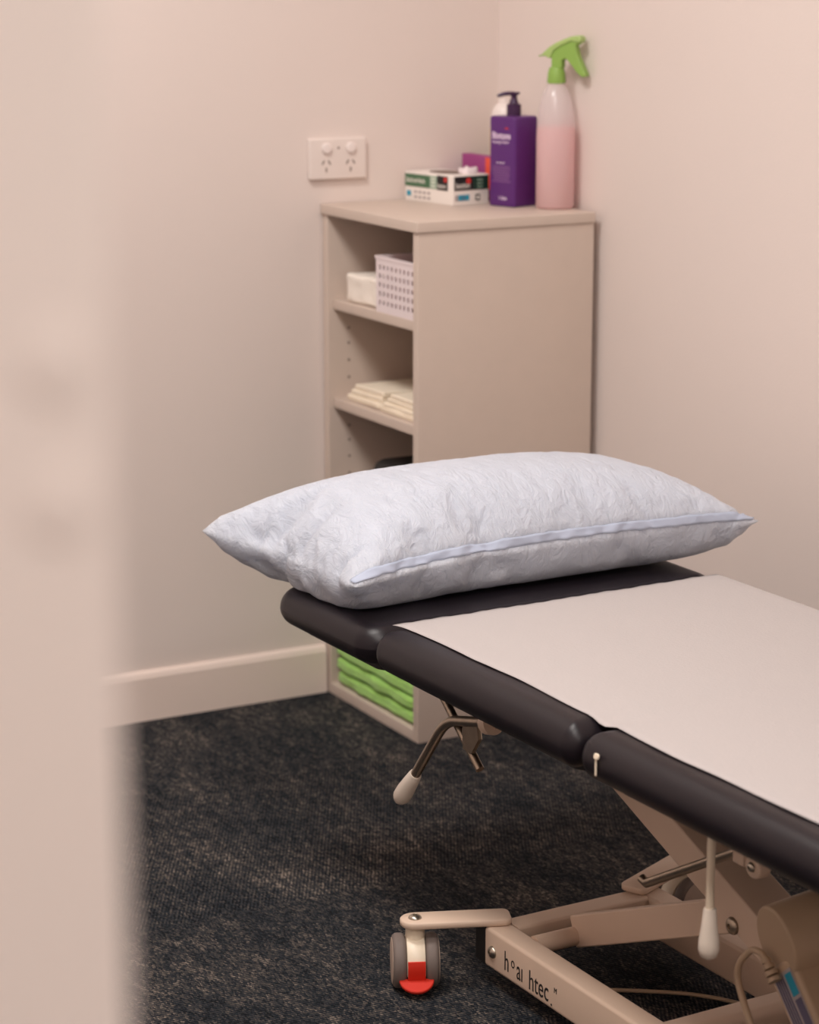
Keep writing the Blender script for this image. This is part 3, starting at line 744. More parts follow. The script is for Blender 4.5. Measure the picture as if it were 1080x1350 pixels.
# pillow: shape of a filled, sewn cover, heights and creases stored as grid offsets
PILLOW_TOP = [
-1114,19,28,29,22,25,19,33,25,24,19,26,20,22,28,24,27,26,25,19,14,31,23,29,23,28,23,27,25,31,20,22,27,24,6,28,27,23,28,29,25,25,31,25,24,26,24,18,30,
33,23,21,24,28,25,31,21,23,27,33,16,30,17,28,29,24,22,29,25,25,25,28,19,27,30,24,29,25,31,9,31,19,34,16,30,21,25,26,27,25,28,26,6,-12,1,2,0,3,1,-7,-1,
-3,13,-11,3,6,-7,6,-3,-2,4,0,10,-5,2,-4,3,-9,4,5,-7,-5,3,9,-11,-2,13,-5,-1,-2,-1,4,0,1,-4,-4,6,2,-2,6,-3,-7,3,7,2,-6,3,-6,1,6,-6,-5,8,-10,12,-4,0,1,1,
3,-3,1,-6,1,4,2,-6,2,-2,-2,-11,20,-10,10,-7,11,-8,10,-13,3,-2,3,-3,-3,-5,8,-8,3,-5,0,6,1,-2,3,-9,8,-2,1,4,-6,-6,0,-1,0,1,5,5,-3,0,5,-2,-10,3,3,-3,-5,
8,3,5,-1,-3,3,2,-11,6,5,-7,9,-13,1,6,2,-2,-6,5,-8,5,5,-11,5,6,-7,6,-5,4,3,1,-3,-5,1,3,-6,4,-1,5,-5,2,-1,0,-2,5,-8,7,0,4,-10,-1,5,4,-6,4,-4,-3,2,-1,-6,
-3,3,9,-22,13,-7,6,-9,6,-2,3,2,6,-11,6,-5,10,-8,-1,8,-2,-7,-2,7,-1,4,0,-4,4,-5,3,-2,1,1,-2,2,-2,-3,5,2,-4,-4,4,-7,12,2,-8,-1,4,4,-7,5,-1,-7,11,3,-8,
-6,5,8,-6,1,-1,3,3,-1,0,-7,0,-3,6,-2,2,-7,11,-5,-6,12,-4,-5,-2,16,-8,-10,3,5,8,-6,2,-10,-15,-1,9,-10,-6,12,-8,-2,-1,9,-4,-4,5,2,-5,11,-9,3,0,2,-7,2,5,
-4,-1,-5,4,-3,4,6,-2,-8,3,6,1,-2,-4,1,0,-1,-1,-2,2,2,-1,-2,0,-1,12,-3,-3,-3,2,3,-8,8,-4,-4,7,3,-3,-6,6,-5,-1,2,4,-4,3,0,-5,2,1,6,-5,6,-10,11,-8,-1,3,
0,1,-3,6,5,-6,-5,4,1,-25,3,4,4,7,6,-6,-10,-1,8,-3,-4,1,1,-1,-4,8,-8,2,2,-4,2,7,-7,-4,7,2,-1,1,-5,-2,3,0,12,-8,-13,1,-1,7,8,-2,4,-6,3,-4,-2,6,6,-1,-7,
-3,0,0,4,0,3,3,-2,-3,-4,-3,14,-12,6,-5,10,-4,3,-10,3,1,-2,-1,5,-4,-5,11,-7,8,-12,11,-2,-1,2,4,-5,3,0,2,-6,-1,-4,14,-25,12,-3,9,-5,-1,3,-6,0,-14,13,-5,
4,2,-6,-2,9,2,0,1,0,-12,6,3,0,-4,1,-1,8,-3,-3,2,-11,8,6,-3,4,-7,-8,12,1,-5,1,2,-1,-4,-2,7,-1,-8,5,0,3,0,-9,6,-1,9,-1,-2,-5,7,-7,2,0,5,-8,5,-2,-4,3,6,
-5,8,-4,-6,5,-3,2,4,-5,6,1,-8,1,-2,0,3,4,-15,6,7,12,-23,-19,8,5,-5,-4,1,-10,14,-12,0,1,-5,4,-1,0,-1,0,-5,8,9,-8,3,2,-6,0,-4,-1,10,-8,-6,5,6,6,-1,-5,7,
-3,-6,1,4,-1,0,-3,4,1,-12,8,5,2,-4,-4,-4,9,-3,3,-8,-3,7,-2,-5,4,5,-2,-2,6,-1,-2,-3,8,-3,5,-6,2,4,-7,1,2,-3,7,-9,-2,10,-2,1,-6,-9,-1,13,-8,-14,9,-14,
13,11,-6,-3,-2,4,5,-10,-8,11,-2,-6,9,-6,-6,3,2,0,1,-9,11,-2,-1,1,5,6,-4,-18,17,0,1,-7,-2,-4,0,4,3,-1,-1,1,4,-3,8,-6,1,5,-6,-1,-3,2,2,12,-11,-3,-3,7,0,
4,-9,3,10,-10,-3,5,-3,3,-1,3,-4,0,-4,-8,12,-4,9,-6,4,-7,3,4,-1,2,-8,5,1,3,-1,-12,-12,17,-8,7,-16,11,8,6,-1,-14,-2,2,5,-11,-18,12,-6,4,3,-1,-3,7,-7,9,
-6,-1,-5,8,2,-10,5,3,0,-2,-1,8,-9,4,6,2,-6,-5,6,-1,-3,5,-10,3,-1,-1,4,-1,5,0,2,-8,10,-8,6,-7,4,-5,11,0,-14,7,5,-9,5,-5,4,-5,9,-2,4,7,-9,-8,0,1,6,-2,2,
-5,6,-4,2,-1,0,0,-17,1,27,-17,-13,-8,35,17,2,-17,8,5,-20,0,-10,2,18,-9,-2,-1,-1,7,3,-8,-1,4,1,-3,5,4,-7,5,-2,-1,-5,8,-5,-3,5,7,-4,-5,3,8,-12,3,-2,1,6,
-2,1,0,-4,3,-2,2,1,-6,-5,17,-12,4,-2,6,-10,2,6,1,-9,2,8,-4,2,6,-11,7,-4,-1,3,4,4,-1,-7,4,-6,6,-6,-5,10,-11,4,-9,20,-7,-5,-15,0,38,-22,-7,-10,23,-19,
-2,9,-8,11,7,-8,2,3,-2,2,-3,-9,5,12,-7,4,-4,-1,-10,5,11,-11,16,-8,2,2,-6,-2,-6,0,5,2,-1,2,1,1,1,-6,6,-4,2,6,-6,1,-1,-4,7,0,-2,0,1,5,-13,5,1,-3,-1,10,
-1,-9,4,1,-2,3,0,-2,1,-3,0,-4,-1,12,-4,2,0,2,-3,-5,3,-7,12,-3,11,-11,12,-4,-1,-1,-10,15,-22,18,-4,9,3,-6,-9,11,-8,-3,7,1,-10,5,7,-9,4,-4,6,-4,4,3,-9,
6,-4,4,-9,10,-7,4,6,1,-12,9,-6,3,-1,3,-4,4,-1,2,-4,-1,2,-4,4,-5,8,-2,-6,11,-3,0,-4,4,1,-5,7,-10,10,-5,2,-3,-1,7,-7,3,-1,-1,3,4,1,-15,9,-3,0,1,-3,6,3,
-2,-5,-8,0,-2,13,18,-23,-12,8,-13,16,-17,4,2,4,1,-4,3,-3,3,-8,-3,0,6,-8,6,-1,-1,-2,6,0,-3,-10,10,-1,-6,17,-10,8,-6,-5,4,4,-2,4,0,-3,-3,2,-2,-2,8,-5,
-4,8,0,-1,2,-4,0,-3,-3,-2,-3,9,3,4,2,-9,6,-4,2,-1,4,-1,-5,0,4,-4,8,0,-6,2,4,-7,2,2,-4,11,-9,-11,8,-3,5,-7,4,-8,-7,-3,8,-1,-4,2,8,3,-8,-3,3,5,-15,14,
-5,2,-4,7,0,1,-7,2,0,6,-4,-1,-5,11,-4,-8,14,-15,5,3,-1,4,-3,2,-7,3,2,0,5,-6,0,5,-10,9,-1,-3,-2,-3,6,-6,5,2,-4,5,2,-1,-3,-2,-4,7,-1,-2,-1,-2,-3,10,1,1,
-5,3,2,-5,1,-3,4,-1,0,-7,4,-3,-2,4,-3,-3,-11,11,-11,-3,-4,22,15,0,7,-12,10,0,3,-4,-8,2,6,-4,2,-1,0,-7,0,-3,6,-3,9,-14,5,5,2,0,-5,7,-8,6,3,-11,10,-5,1,
5,-6,1,-3,4,-4,3,3,-3,4,-11,11,-6,7,0,-4,4,-3,0,1,0,2,-2,1,-6,6,-2,0,-1,0,6,1,-10,-5,13,-1,-2,-10,14,-3,4,-10,11,-9,8,-6,1,1,-4,-9,-12,6,-2,-9,8,9,
-14,3,13,-4,-4,-11,0,1,8,5,-6,-2,2,-3,-1,0,6,-3,0,-1,4,-8,12,-11,-2,-3,0,5,-1,5,-5,-2,12,-1,-3,-1,-3,4,0,0,-1,0,2,-4,1,-1,8,-10,3,-4,-1,5,-1,-1,5,-2,
1,-7,7,-1,-3,8,-3,-3,3,-1,-4,4,4,1,-8,1,1,5,-11,5,0,5,-13,9,-3,6,-12,-4,-15,4,21,0,-18,28,-12,11,-6,-13,-2,5,2,0,-1,1,1,-11,7,4,-13,7,-2,7,-6,-2,8,
-10,-1,-4,4,7,-4,10,-6,-1,-5,-2,11,0,-8,1,7,-6,-1,4,-4,6,-3,-3,3,4,-10,5,-1,2,-2,10,-1,-9,1,-1,-1,0,5,0,1,-1,6,-7,-3,9,-10,4,3,-4,-3,5,0,0,-1,2,-3,0,
-1,-1,8,-3,0,-20,3,-5,30,-4,-22,3,15,-10,17,-8,5,8,0,-6,12,2,-5,-1,-6,9,-4,-6,9,-7,7,-7,6,-3,-1,2,4,2,-7,0,7,-9,3,0,2,1,-11,1,7,3,-10,7,0,3,-2,1,-5,4,
-1,2,0,-5,0,0,5,-12,2,6,-2,7,-1,4,-9,1,-3,0,2,0,4,-2,-4,9,-4,0,1,6,-9,2,2,0,0,4,-5,-2,1,2,-17,17,-3,13,-11,6,8,-7,3,5,-16,-1,11,-13,8,-1,-12,-1,12,-5,
1,4,-7,4,-2,4,-10,3,0,0,-1,6,-10,8,1,-5,3,-4,0,0,3,-3,4,5,-5,-6,10,-1,0,-6,0,1,4,-3,-3,0,4,0,3,4,-5,-3,5,5,-8,0,0,-3,-3,6,2,-2,4,-7,3,-7,15,-16,4,5,
-3,-10,15,-7,1,-3,3,0,4,1,-2,-9,16,-4,6,-3,-3,-6,15,1,-6,-8,8,3,-18,10,9,-7,9,-4,-9,0,6,-6,6,-4,1,0,4,-10,4,4,-2,-4,11,-11,-7,12,-8,8,-5,2,-3,5,0,-2,
-4,7,-11,12,-7,5,3,-5,5,-3,-1,4,-4,2,2,-8,2,8,-5,-1,4,-8,-3,8,11,-13,6,-5,-7,11,-7,2,-4,12,3,-13,7,-3,-5,5,2,2,-1,-6,-2,2,-3,10,-8,4,2,-3,4,5,-11,6,
-3,5,-1,-8,6,-12,-2,14,-7,11,-11,-4,2,-1,0,6,-11,6,-1,8,-9,-3,3,2,-12,6,6,-5,0,-7,10,5,-4,-4,1,-1,2,0,3,-5,5,-9,7,-6,5,-3,1,-5,9,-4,2,1,1,-3,-5,1,2,7,
0,-3,-9,13,-11,8,13,-14,-3,7,2,-11,-6,17,-11,8,1,-3,2,-8,7,-1,4,-7,-1,0,3,-1,0,-6,7,-4,6,-4,6,-6,-10,0,9,5,-11,9,13,-11,11,6,-18,10,-10,-1,8,-10,2,2,
-3,-1,0,-1,11,-4,-1,-4,4,-2,-1,-4,4,8,-10,-1,12,-7,2,-6,0,5,-6,9,-11,8,5,-2,1,-4,-10,5,3,1,6,-1,-4,-2,6,-4,7,-10,7,-6,-6,4,8,1,-9,8,0,-7,8,-8,4,-1,-1,
7,-14,5,-3,4,6,-3,-4,0,2,7,-10,6,-5,1,-7,4,13,-13,-3,0,18,-9,-18,14,-1,0,2,-9,8,-5,-1,-1,5,-6,2,3,-2,6,-11,7,-4,4,-2,6,-6,-1,6,-11,9,-7,2,-4,8,-6,5,3,
1,0,-3,-1,-7,11,-11,12,5,-8,1,-7,8,-14,15,-6,-5,1,-4,10,-1,2,-4,8,-5,-9,6,-2,2,0,1,4,-6,3,-1,-3,6,3,-7,2,0,-9,13,-1,-3,-3,5,-3,-3,5,4,-9,-2,18,-12,1,
-1,-7,13,-11,4,8,-2,0,-1,8,-1,-3,-9,10,-6,2,-4,-1,2,-6,11,-6,1,-2,2,-3,-6,9,2,0,-3,0,-4,7,-8,3,-2,-2,5,1,2,-9,10,-9,-2,7,2,2,-7,7,-9,9,1,-2,1,2,-10,5,
1,-4,3,6,-5,-3,7,-1,-7,0,6,-3,-5,10,-6,-9,14,-5,-3,9,-4,2,1,-5,4,-4,11,-13,2,8,2,-5,5,3,-7,21,-13,9,-4,-5,5,10,-2,-5,-3,4,-2,-16,8,4,-8,2,2,0,-1,1,-4,
3,-3,2,6,-9,1,8,-6,6,-4,0,5,-2,2,-1,-3,2,0,-2,-1,3,0,1,-5,0,1,0,2,-4,-3,12,-9,-3,3,2,0,-1,0,-6,8,5,-7,-3,3,3,-3,2,0,-11,17,-2,-8,5,-6,4,2,-3,2,1,-2,2,
-6,7,-8,4,-9,5,-7,-8,2,-11,24,-13,5,9,1,-18,5,-12,11,-15,4,16,-8,-9,12,-3,-1,4,-2,1,-1,-4,6,-3,-5,3,-3,4,0,-4,10,-2,-4,-2,1,1,4,-5,-1,0,-3,3,4,-4,2,3,
-8,10,-12,4,6,-6,2,5,-3,2,2,-9,2,9,-8,3,-9,6,3,-1,1,1,-2,-2,-2,0,7,-5,8,-5,-4,0,-6,7,1,0,-1,2,5,-8,9,-10,-1,1,4,1,3,6,0,-21,-3,13,-14,8,-8,18,-4,-8,5,
1,-3,-1,9,-9,-2,5,-2,6,-5,0,6,-4,11,-14,1,5,-11,-2,10,0,-2,-1,2,1,-1,7,-2,0,-2,-1,2,-2,7,-6,2,3,-9,-4,13,-7,1,-9,-5,15,1,-6,5,-6,10,-4,0,1,-7,-3,9,0,
2,-1,-11,10,0,-4,-1,6,-2,4,-5,1,0,0,1,-1,-6,-5,11,7,8,-1,-17,8,-10,11,-7,-4,11,-1,1,2,1,-3,1,2,2,-5,-1,5,-2,-4,5,-5,5,-3,-2,11,-17,14,-9,4,3,9,-11,3,
-3,3,-6,5,-7,2,7,-9,-3,2,-5,8,-1,-9,13,-6,7,2,-7,-5,8,6,-2,-3,-4,-1,5,-4,1,3,-2,-1,3,2,-5,3,-6,7,3,-7,-3,4,2,-8,4,-4,-7,10,0,-10,-1,2,9,11,2,-7,13,-3,
-13,-9,9,-9,18,-2,-8,2,6,-5,3,-4,5,-2,1,-2,-4,3,-4,1,5,2,-7,9,-2,-7,2,1,5,-8,4,-8,9,-8,2,1,0,4,6,-6,2,-2,2,3,-1,-10,8,5,-2,0,-5,-2,-4,10,1,-10,6,-1,0,
2,-6,4,2,-7,5,-3,2,0,2,0,-1,-5,7,-1,5,-4,-5,2,5,-7,7,-16,4,15,-9,9,-19,0,12,7,-11,13,-1,-3,-3,11,-8,5,1,4,-15,4,-1,13,-14,5,-1,4,-2,-4,4,-2,-2,-4,7,
-4,1,0,3,-3,3,2,-5,4,-1,3,3,-6,5,-8,5,-5,-5,12,-4,-3,2,10,-12,4,1,-4,-1,5,8,-13,-6,18,-7,2,0,1,-2,-2,-7,12,-1,-6,2,5,-7,1,5,-9,3,3,-1,0,3,-3,-6,7,-5,
11,-14,3,9,-5,14,-4,-25,10,11,-5,-3,-1,1,-2,-4,1,5,-2,2,-6,-1,-1,7,-9,7,0,-2,1,1,3,-4,3,5,-2,0,-5,7,-4,0,-2,5,-6,-3,8,-2,-4,-3,1,2,2,-4,0,2,3,-3,-4,0,
10,-11,3,8,-3,-9,6,8,-13,9,-9,3,-2,3,4,4,-8,-6,9,-1,-6,10,-3,-8,8,-5,3,-8,6,-4,4,4,-5,9,-4,7,-16,8,-7,-6,10,13,-18,12,-20,11,-3,-3,-1,9,-1,-5,-1,14,2,
-5,-1,-15,11,-5,-6,10,-3,1,-1,2,-3,-2,-1,1,4,-4,1,2,-1,-6,10,-9,3,-1,7,4,-4,-5,5,5,-9,0,0,4,-1,3,-9,7,-2,0,0,-2,4,-7,6,-3,-2,4,0,2,-3,-4,2,4,0,-7,8,
-6,4,-2,8,-5,-1,-3,0,6,-8,-3,13,-9,-6,1,15,-12,8,3,-18,5,11,-6,18,5,-8,-7,3,1,0,2,9,-16,7,-4,-6,14,-1,-10,6,-10,2,0,3,-1,5,-5,4,-5,-3,4,0,-5,7,0,-9,9,
0,-6,-1,0,2,5,-7,0,4,3,-5,-4,3,8,-6,0,3,-5,0,9,-7,5,-4,-9,13,-4,2,-9,5,3,-1,1,1,-2,-1,-2,0,4,-2,2,-12,19,-4,-7,7,-1,-5,-1,-3,-5,3,-7,-4,9,10,-17,-3,
-15,-8,7,30,-10,4,2,-2,10,-14,8,-15,9,6,-7,-9,11,-6,6,-4,-4,2,-6,4,-2,-3,5,9,-6,-4,4,-8,6,4,2,-11,5,0,-5,13,-7,-4,3,1,-4,11,0,-4,-5,4,-9,3,0,4,-5,8,
-4,0,7,-9,2,-3,10,-3,-2,-6,5,-7,5,-1,7,2,-4,-3,3,10,-16,2,-2,0,0,-16,3,8,12,-15,20,-2,-17,3,22,-3,-3,5,-11,-6,27,4,-12,9,-18,1,7,4,-2,-5,3,-2,0,5,-13,
5,1,-2,4,1,-3,2,0,-5,2,0,-1,12,-10,2,0,-1,7,3,-6,-9,4,6,-7,3,4,-10,-1,4,-2,0,4,2,4,-11,9,-1,-3,0,2,0,-6,6,-3,-5,4,5,-7,7,2,-1,-6,-5,8,-5,-1,1,6,-5,4,
-10,0,16,5,4,-18,5,4,-5,15,4,-16,4,-4,6,3,10,-8,-7,16,-21,3,14,-17,7,-5,3,-7,8,-12,2,7,1,8,-5,0,-7,5,5,-9,2,1,8,-8,-5,8,-1,-7,6,-7,2,5,0,-5,4,8,-5,-1,
1,0,-4,2,4,4,-13,5,5,-8,-6,4,3,0,5,-1,-5,-4,9,1,-1,1,-4,5,-5,1,-3,3,4,-7,1,4,4,-1,7,1,-7,-4,5,10,-5,-6,7,-4,-6,13,-5,-5,-1,14,-12,16,-2,-21,12,-1,-16,
11,0,2,-13,9,-4,10,-6,6,7,-7,1,2,-1,3,-9,5,0,-1,-6,11,-6,7,-8,6,-6,11,-11,4,3,5,-10,-1,-5,3,1,2,-4,8,-4,-4,5,4,-7,8,3,-6,-2,-2,-3,7,-2,8,-10,-4,6,1,
-4,-5,3,0,4,-6,1,16,-8,-7,11,-1,1,1,5,4,-9,2,2,-7,9,-2,0,-16,-2,-5,-3,4,3,-19,-1,15,-4,11,3,-10,-1,-9,16,-3,6,-1,2,-4,-4,7,-6,7,0,-9,9,-1,-3,1,-1,-1,
1,-7,4,4,1,-8,11,-9,-2,-1,8,-3,7,-4,3,-4,10,-12,-4,12,-4,-13,6,-5,4,6,0,-1,1,-5,9,-7,5,1,-6,-1,7,2,-2,3,-5,-1,4,-13,9,-1,-8,2,2,8,-4,-2,5,2,8,4,-13,
-4,-2,13,2,-3,-4,-8,4,14,-15,-5,11,-2,-9,9,-8,19,-9,9,-10,6,1,4,-3,1,-1,-8,4,6,-5,7,-4,-4,4,1,0,-1,0,-2,1,-1,-2,6,0,1,-3,-4,3,4,-11,9,-4,-1,4,-2,6,1,
-3,0,-4,1,2,0,3,1,-7,-4,3,-2,2,3,-2,0,1,-7,8,1,-3,2,-2,5,-4,2,3,-9,5,4,-2,2,-9,1,12,1,-3,-8,14,-4,12,3,-10,-16,5,0,-12,-3,14,1,6,-11,16,-7,15,-13,8,
-5,1,5,-6,2,6,-3,-2,-3,-1,9,1,-8,3,-1,2,-2,0,-4,5,-3,-3,2,-2,1,3,-4,6,-5,3,0,-2,-5,3,-1,1,3,4,-4,-7,7,-1,-7,7,1,-5,12,-4,-3,1,-5,-1,8,-2,-2,0,6,0,-4,
3,-2,-1,-1,4,-8,3,2,4,-2,-2,1,11,-1,-15,10,-3,-10,-14,0,14,-8,4,-1,1,-3,-1,19,-15,13,-9,9,-9,2,6,-15,13,-1,-5,-1,10,-8,11,-9,-6,5,0,6,-5,0,1,5,-10,3,
7,-7,5,-1,-6,5,0,2,-8,7,-2,4,-8,4,1,-1,-4,2,8,-13,5,6,-9,4,0,-5,-1,4,-6,8,-2,-1,2,2,-4,-5,-2,8,-1,3,6,-6,-1,9,-9,-5,5,4,-6,9,-8,5,10,-14,-3,14,4,-7,
-5,3,0,8,-4,7,0,-2,1,-6,2,-4,9,0,-8,5,7,-3,0,-1,-10,7,-8,8,2,-2,-4,2,7,-7,-2,6,6,-6,-3,0,-4,6,-2,4,-4,0,1,-6,4,0,4,-9,9,1,-4,-2,-2,3,-2,3,1,-2,5,-3,0,
0,6,-14,11,-7,3,0,-1,3,6,-8,3,-3,-6,17,-9,0,4,-3,6,-7,3,1,6,3,-5,-12,5,-3,1,4,-3,2,7,-9,5,-2,4,-8,7,3,2,0,-2,0,5,0,-9,4,-1,-3,7,0,4,-11,-1,2,7,-3,-9,
11,-4,-2,-10,15,-6,4,-3,-1,5,-9,2,2,8,-3,6,-18,9,5,-6,-7,10,5,-15,12,-3,-3,1,-1,7,-5,3,-1,-7,15,-11,0,-2,1,3,0,-4,-3,2,4,0,-3,3,1,0,8,-11,7,-5,-2,5,
-2,5,-5,-11,-1,18,-5,6,-4,-6,4,0,1,0,3,4,-3,-1,-4,5,-3,3,1,5,-1,-8,7,-7,-4,4,1,4,1,-3,-3,6,-6,9,-7,8,-4,-1,-2,2,-2,2,-2,4,-5,-5,5,-7,19,-12,-1,2,5,-8,
-1,11,-6,-6,-3,1,8,-10,3,3,-3,5,-4,4,4,-8,3,5,-6,0,10,-7,4,-1,-5,5,-9,5,6,-8,-4,13,-7,-4,9,-3,-11,9,-15,1,18,-12,9,0,1,-1,4,-3,3,-8,8,-8,15,-9,5,-8,5,
-5,-2,8,-3,1,-2,-5,7,-1,3,-6,-1,-2,4,-2,2,-5,-1,4,0,5,0,-5,5,-3,0,2,1,-1,-4,3,-1,0,-2,6,-5,2,-6,9,0,0,-8,2,7,-5,5,-1,-7,-1,-1,10,0,-8,4,-5,-3,8,-7,8,
-6,9,-1,0,-6,11,-1,-5,5,3,-5,-8,3,-18,4,-12,13,-2,3,5,-3,6,-3,8,3,2,-11,6,0,-1,-2,8,-15,1,6,-4,1,5,6,-6,-3,2,-4,4,0,1,-3,0,0,1,-2,2,3,-1,-1,-3,-2,5,2,
-3,0,0,-2,2,3,1,-2,-3,1,-8,8,-7,3,0,6,-5,-3,5,-8,7,-2,4,1,-1,-11,12,-4,6,-10,-3,9,-4,7,-10,11,-4,3,-4,-3,-4,5,-5,8,-8,-19,8,2,7,-19,25,-7,-8,11,1,-3,
1,-4,1,9,2,-6,-2,4,-5,11,2,-6,1,-4,-4,5,-8,2,1,5,-8,6,3,-7,2,-1,1,2,-6,0,1,-1,7,3,-9,1,1,-4,5,2,-3,2,-5,-1,5,-4,8,1,0,0,-3,1,3,-4,-9,6,-6,8,2,-2,-4,3,
-6,6,-4,4,4,-8,3,-1,4,-7,11,-7,5,-3,7,-16,4,6,17,-6,2,3,-6,6,-19,7,17,-7,0,8,-6,5,-4,-2,4,-2,6,-4,-4,3,0,-4,4,5,-1,-14,16,-3,-9,3,7,-7,-2,11,-6,-3,4,
0,3,-4,3,-1,-5,-3,8,2,-3,3,0,-9,3,-4,5,6,-15,14,-6,-1,-2,-3,6,1,-4,-3,15,-5,-6,3,-6,4,-3,1,0,1,6,0,-8,7,-5,4,0,-1,-12,10,3,3,-14,8,5,-12,16,-2,-6,2,3,
-4,8,-3,1,3,1,-7,11,-8,14,-3,-11,-2,0,10,-3,-5,-4,12,-2,-1,-11,12,-1,-4,5,-5,2,0,-2,-2,1,5,2,-10,-3,4,-2,3,5,4,-6,0,-3,2,-3,8,-5,0,-2,-5,17,-13,3,-3,
6,0,-3,-3,6,-1,-7,-4,16,-12,6,-6,6,1,1,-8,-1,0,8,-11,1,1,0,7,3,-6,-3,-5,15,11,-5,-4,0,-11,1,-3,2,9,-2,10,-8,4,-1,4,-8,12,-9,-4,7,1,5,-12,7,-7,10,-10,
4,-3,11,-11,0,3,2,-7,4,3,-5,3,0,-1,-6,4,3,3,1,-5,-3,0,1,-1,7,-1,-7,3,-1,6,-3,0,-3,2,3,-3,-4,3,-1,2,-2,6,-6,12,-17,5,-3,1,1,1,-3,4,-1,3,-5,5,5,-4,-3,
-6,-2,6,4,13,-3,0,5,0,-16,-2,4,-6,-1,-3,6,0,4,6,-4,0,6,-13,2,0,3,-1,-2,3,-4,11,-6,1,-1,0,-9,9,-3,1,-2,1,1,0,1,-8,6,1,1,1,2,-6,-1,1,2,-1,-1,-2,2,-7,7,
-5,9,-8,-1,11,-10,5,-7,10,-3,-3,5,-3,0,2,1,-4,4,3,-5,5,-4,-4,-5,2,-1,8,-5,5,-6,2,-9,14,-2,-3,0,-1,12,-2,-3,7,-4,-13,13,1,-5,10,-1,1,-1,-9,4,2,-6,13,
-8,1,2,0,-4,3,1,-2,-3,3,1,1,5,-12,2,5,-2,3,-7,2,4,6,-14,2,5,0,-3,0,0,2,2,-8,9,-4,-5,9,-6,-1,-5,8,2,-8,4,-2,10,-14,13,1,-2,-7,5,-6,8,-6,0,-10,11,-6,3,
0,7,-2,-6,0,4,1,0,-6,14,-9,0,-3,2,11,-10,9,-7,2,-14,-5,0,11,2,-19,11,-2,3,6,0,-3,3,-10,11,0,-12,8,-1,-7,5,-4,2,-5,1,-2,1,11,-1,-8,1,5,-3,-5,4,-5,13,
-7,-4,6,0,-6,2,5,-5,5,-7,8,-1,-5,6,4,-5,-4,6,0,-4,-3,-5,8,-9,5,-1,7,-4,0,-1,-4,4,10,-13,9,-10,-1,-1,3,5,-5,4,-4,-5,4,-8,6,5,3,1,0,-2,-3,16,-5,7,1,-18,
12,-1,15,-4,4,-5,0,-5,10,-9,4,-7,4,6,0,-7,2,2,-6,1,4,-7,6,-4,2,2,1,3,-10,5,3,-7,7,-4,4,-3,-2,-2,14,-10,-3,0,-3,8,-9,1,5,3,-8,10,-5,-7,-1,7,-1,2,3,0,
-4,1,-2,-1,3,-5,9,6,-13,6,-11,15,2,-10,1,-4,4,-4,-4,10,1,-4,-2,4,1,-11,1,9,0,-12,-4,20,4,13,-19,10,6,-15,-1,1,2,3,-2,5,-6,6,-7,3,-3,3,4,-7,1,2,-1,6,
-13,9,-1,-9,6,-1,1,5,-4,2,-5,1,3,-1,1,-4,-7,11,1,0,-2,-5,7,-1,2,-13,10,-2,3,-4,7,-5,5,-5,-2,1,0,2,-2,0,0,-2,7,-12,7,-1,8,-13,3,10,-8,4,-3,5,1,-4,-2,
12,-16,2,-4,12,-12,6,-4,11,5,-23,7,-3,11,0,-6,-5,0,-2,1,2,-9,1,8,2,2,-4,-1,6,-11,0,8,-9,5,-15,11,1,-2,4,0,-1,2,-7,6,2,-3,1,-4,6,-5,3,3,-6,-2,2,0,3,-4,
3,-7,6,-1,0,0,7,-6,0,-2,3,0,3,-5,-2,3,-2,-2,9,-14,13,-7,2,-3,4,4,-1,5,-3,-7,3,-5,-6,-1,0,4,-5,11,-10,4,-6,5,6,3,15,4,4,-3,4,2,14,-28,5,-5,3,3,5,-8,1,
7,-1,-4,1,4,-1,-5,-4,-7,11,-2,-5,6,1,-2,-4,2,2,-1,5,-4,4,-6,-2,2,5,-2,2,-4,2,5,-6,1,-1,0,7,-9,-2,3,-1,-3,0,1,9,-6,1,-1,2,-4,7,-4,-3,7,-9,3,-3,4,3,-2,
-3,2,4,3,-27,6,8,-5,1,4,4,-4,4,6,-10,-3,1,6,12,-711,6,1,7,7,3,10,1,15,7,13,19,-11,-2,6,4,8,5,14,7,-4,-1,-5,-3,-3,9,0,11,3,7,17,-5,1,15,-3,-12,-1,2,-3,
-5,2,12,-14,1,4,-1,11,-10,-4,-2,-3,11,-10,8,-7,2,-7,17,-13,-4,12,-7,9,-14,0,2,8,-16,-1,6,-11,-7,-2,4,-11,5,-1,-6,1,-14,-8,-10,5,-9,-2,-17,-5,-8,3,-5,
7,3,34,-9,-2,-6,-6,3,-6,16,-9,-1,-1,-1,22,-4,1,-7,-8,4,-7,12,9,-4,-2,3,-5,-19,11,-9,16,-9,-11,13,8,-1,-15,9,-9,5,4,6,-1,-13,13,-11,4,4,-17,18,2,-14,
11,-8,4,-6,-2,4,18,-19,3,-7,-10,20,-23,17,2,-10,-9,21,-10,2,-3,7,-8,-6,15,-12,7,-7,5,1,-2,15,-18,3,3,8,-9,14,-7,16,-6,1,27,-5,2,-5,4,-1,-5,-11,6,1,7,
-20,5,18,-16,-1,15,3,4,-23,-9,-1,9,7,-4,11,-15,14,-5,12,-6,6,-1,-12,9,-14,12,-16,2,3,-6,-1,2,14,-15,5,6,-14,7,21,-17,-6,11,-10,22,-8,-21,9,11,-4,-8,
-6,18,-13,-5,15,-12,-3,22,-14,2,-2,1,3,-10,8,-1,-1,-7,-2,13,-13,8,4,-12,3,26,-15,14,-1,4,-6,27,2,0,-4,-2,-9,0,5,-3,5,-18,3,1,-13,23,-6,-2,5,-13,12,6,
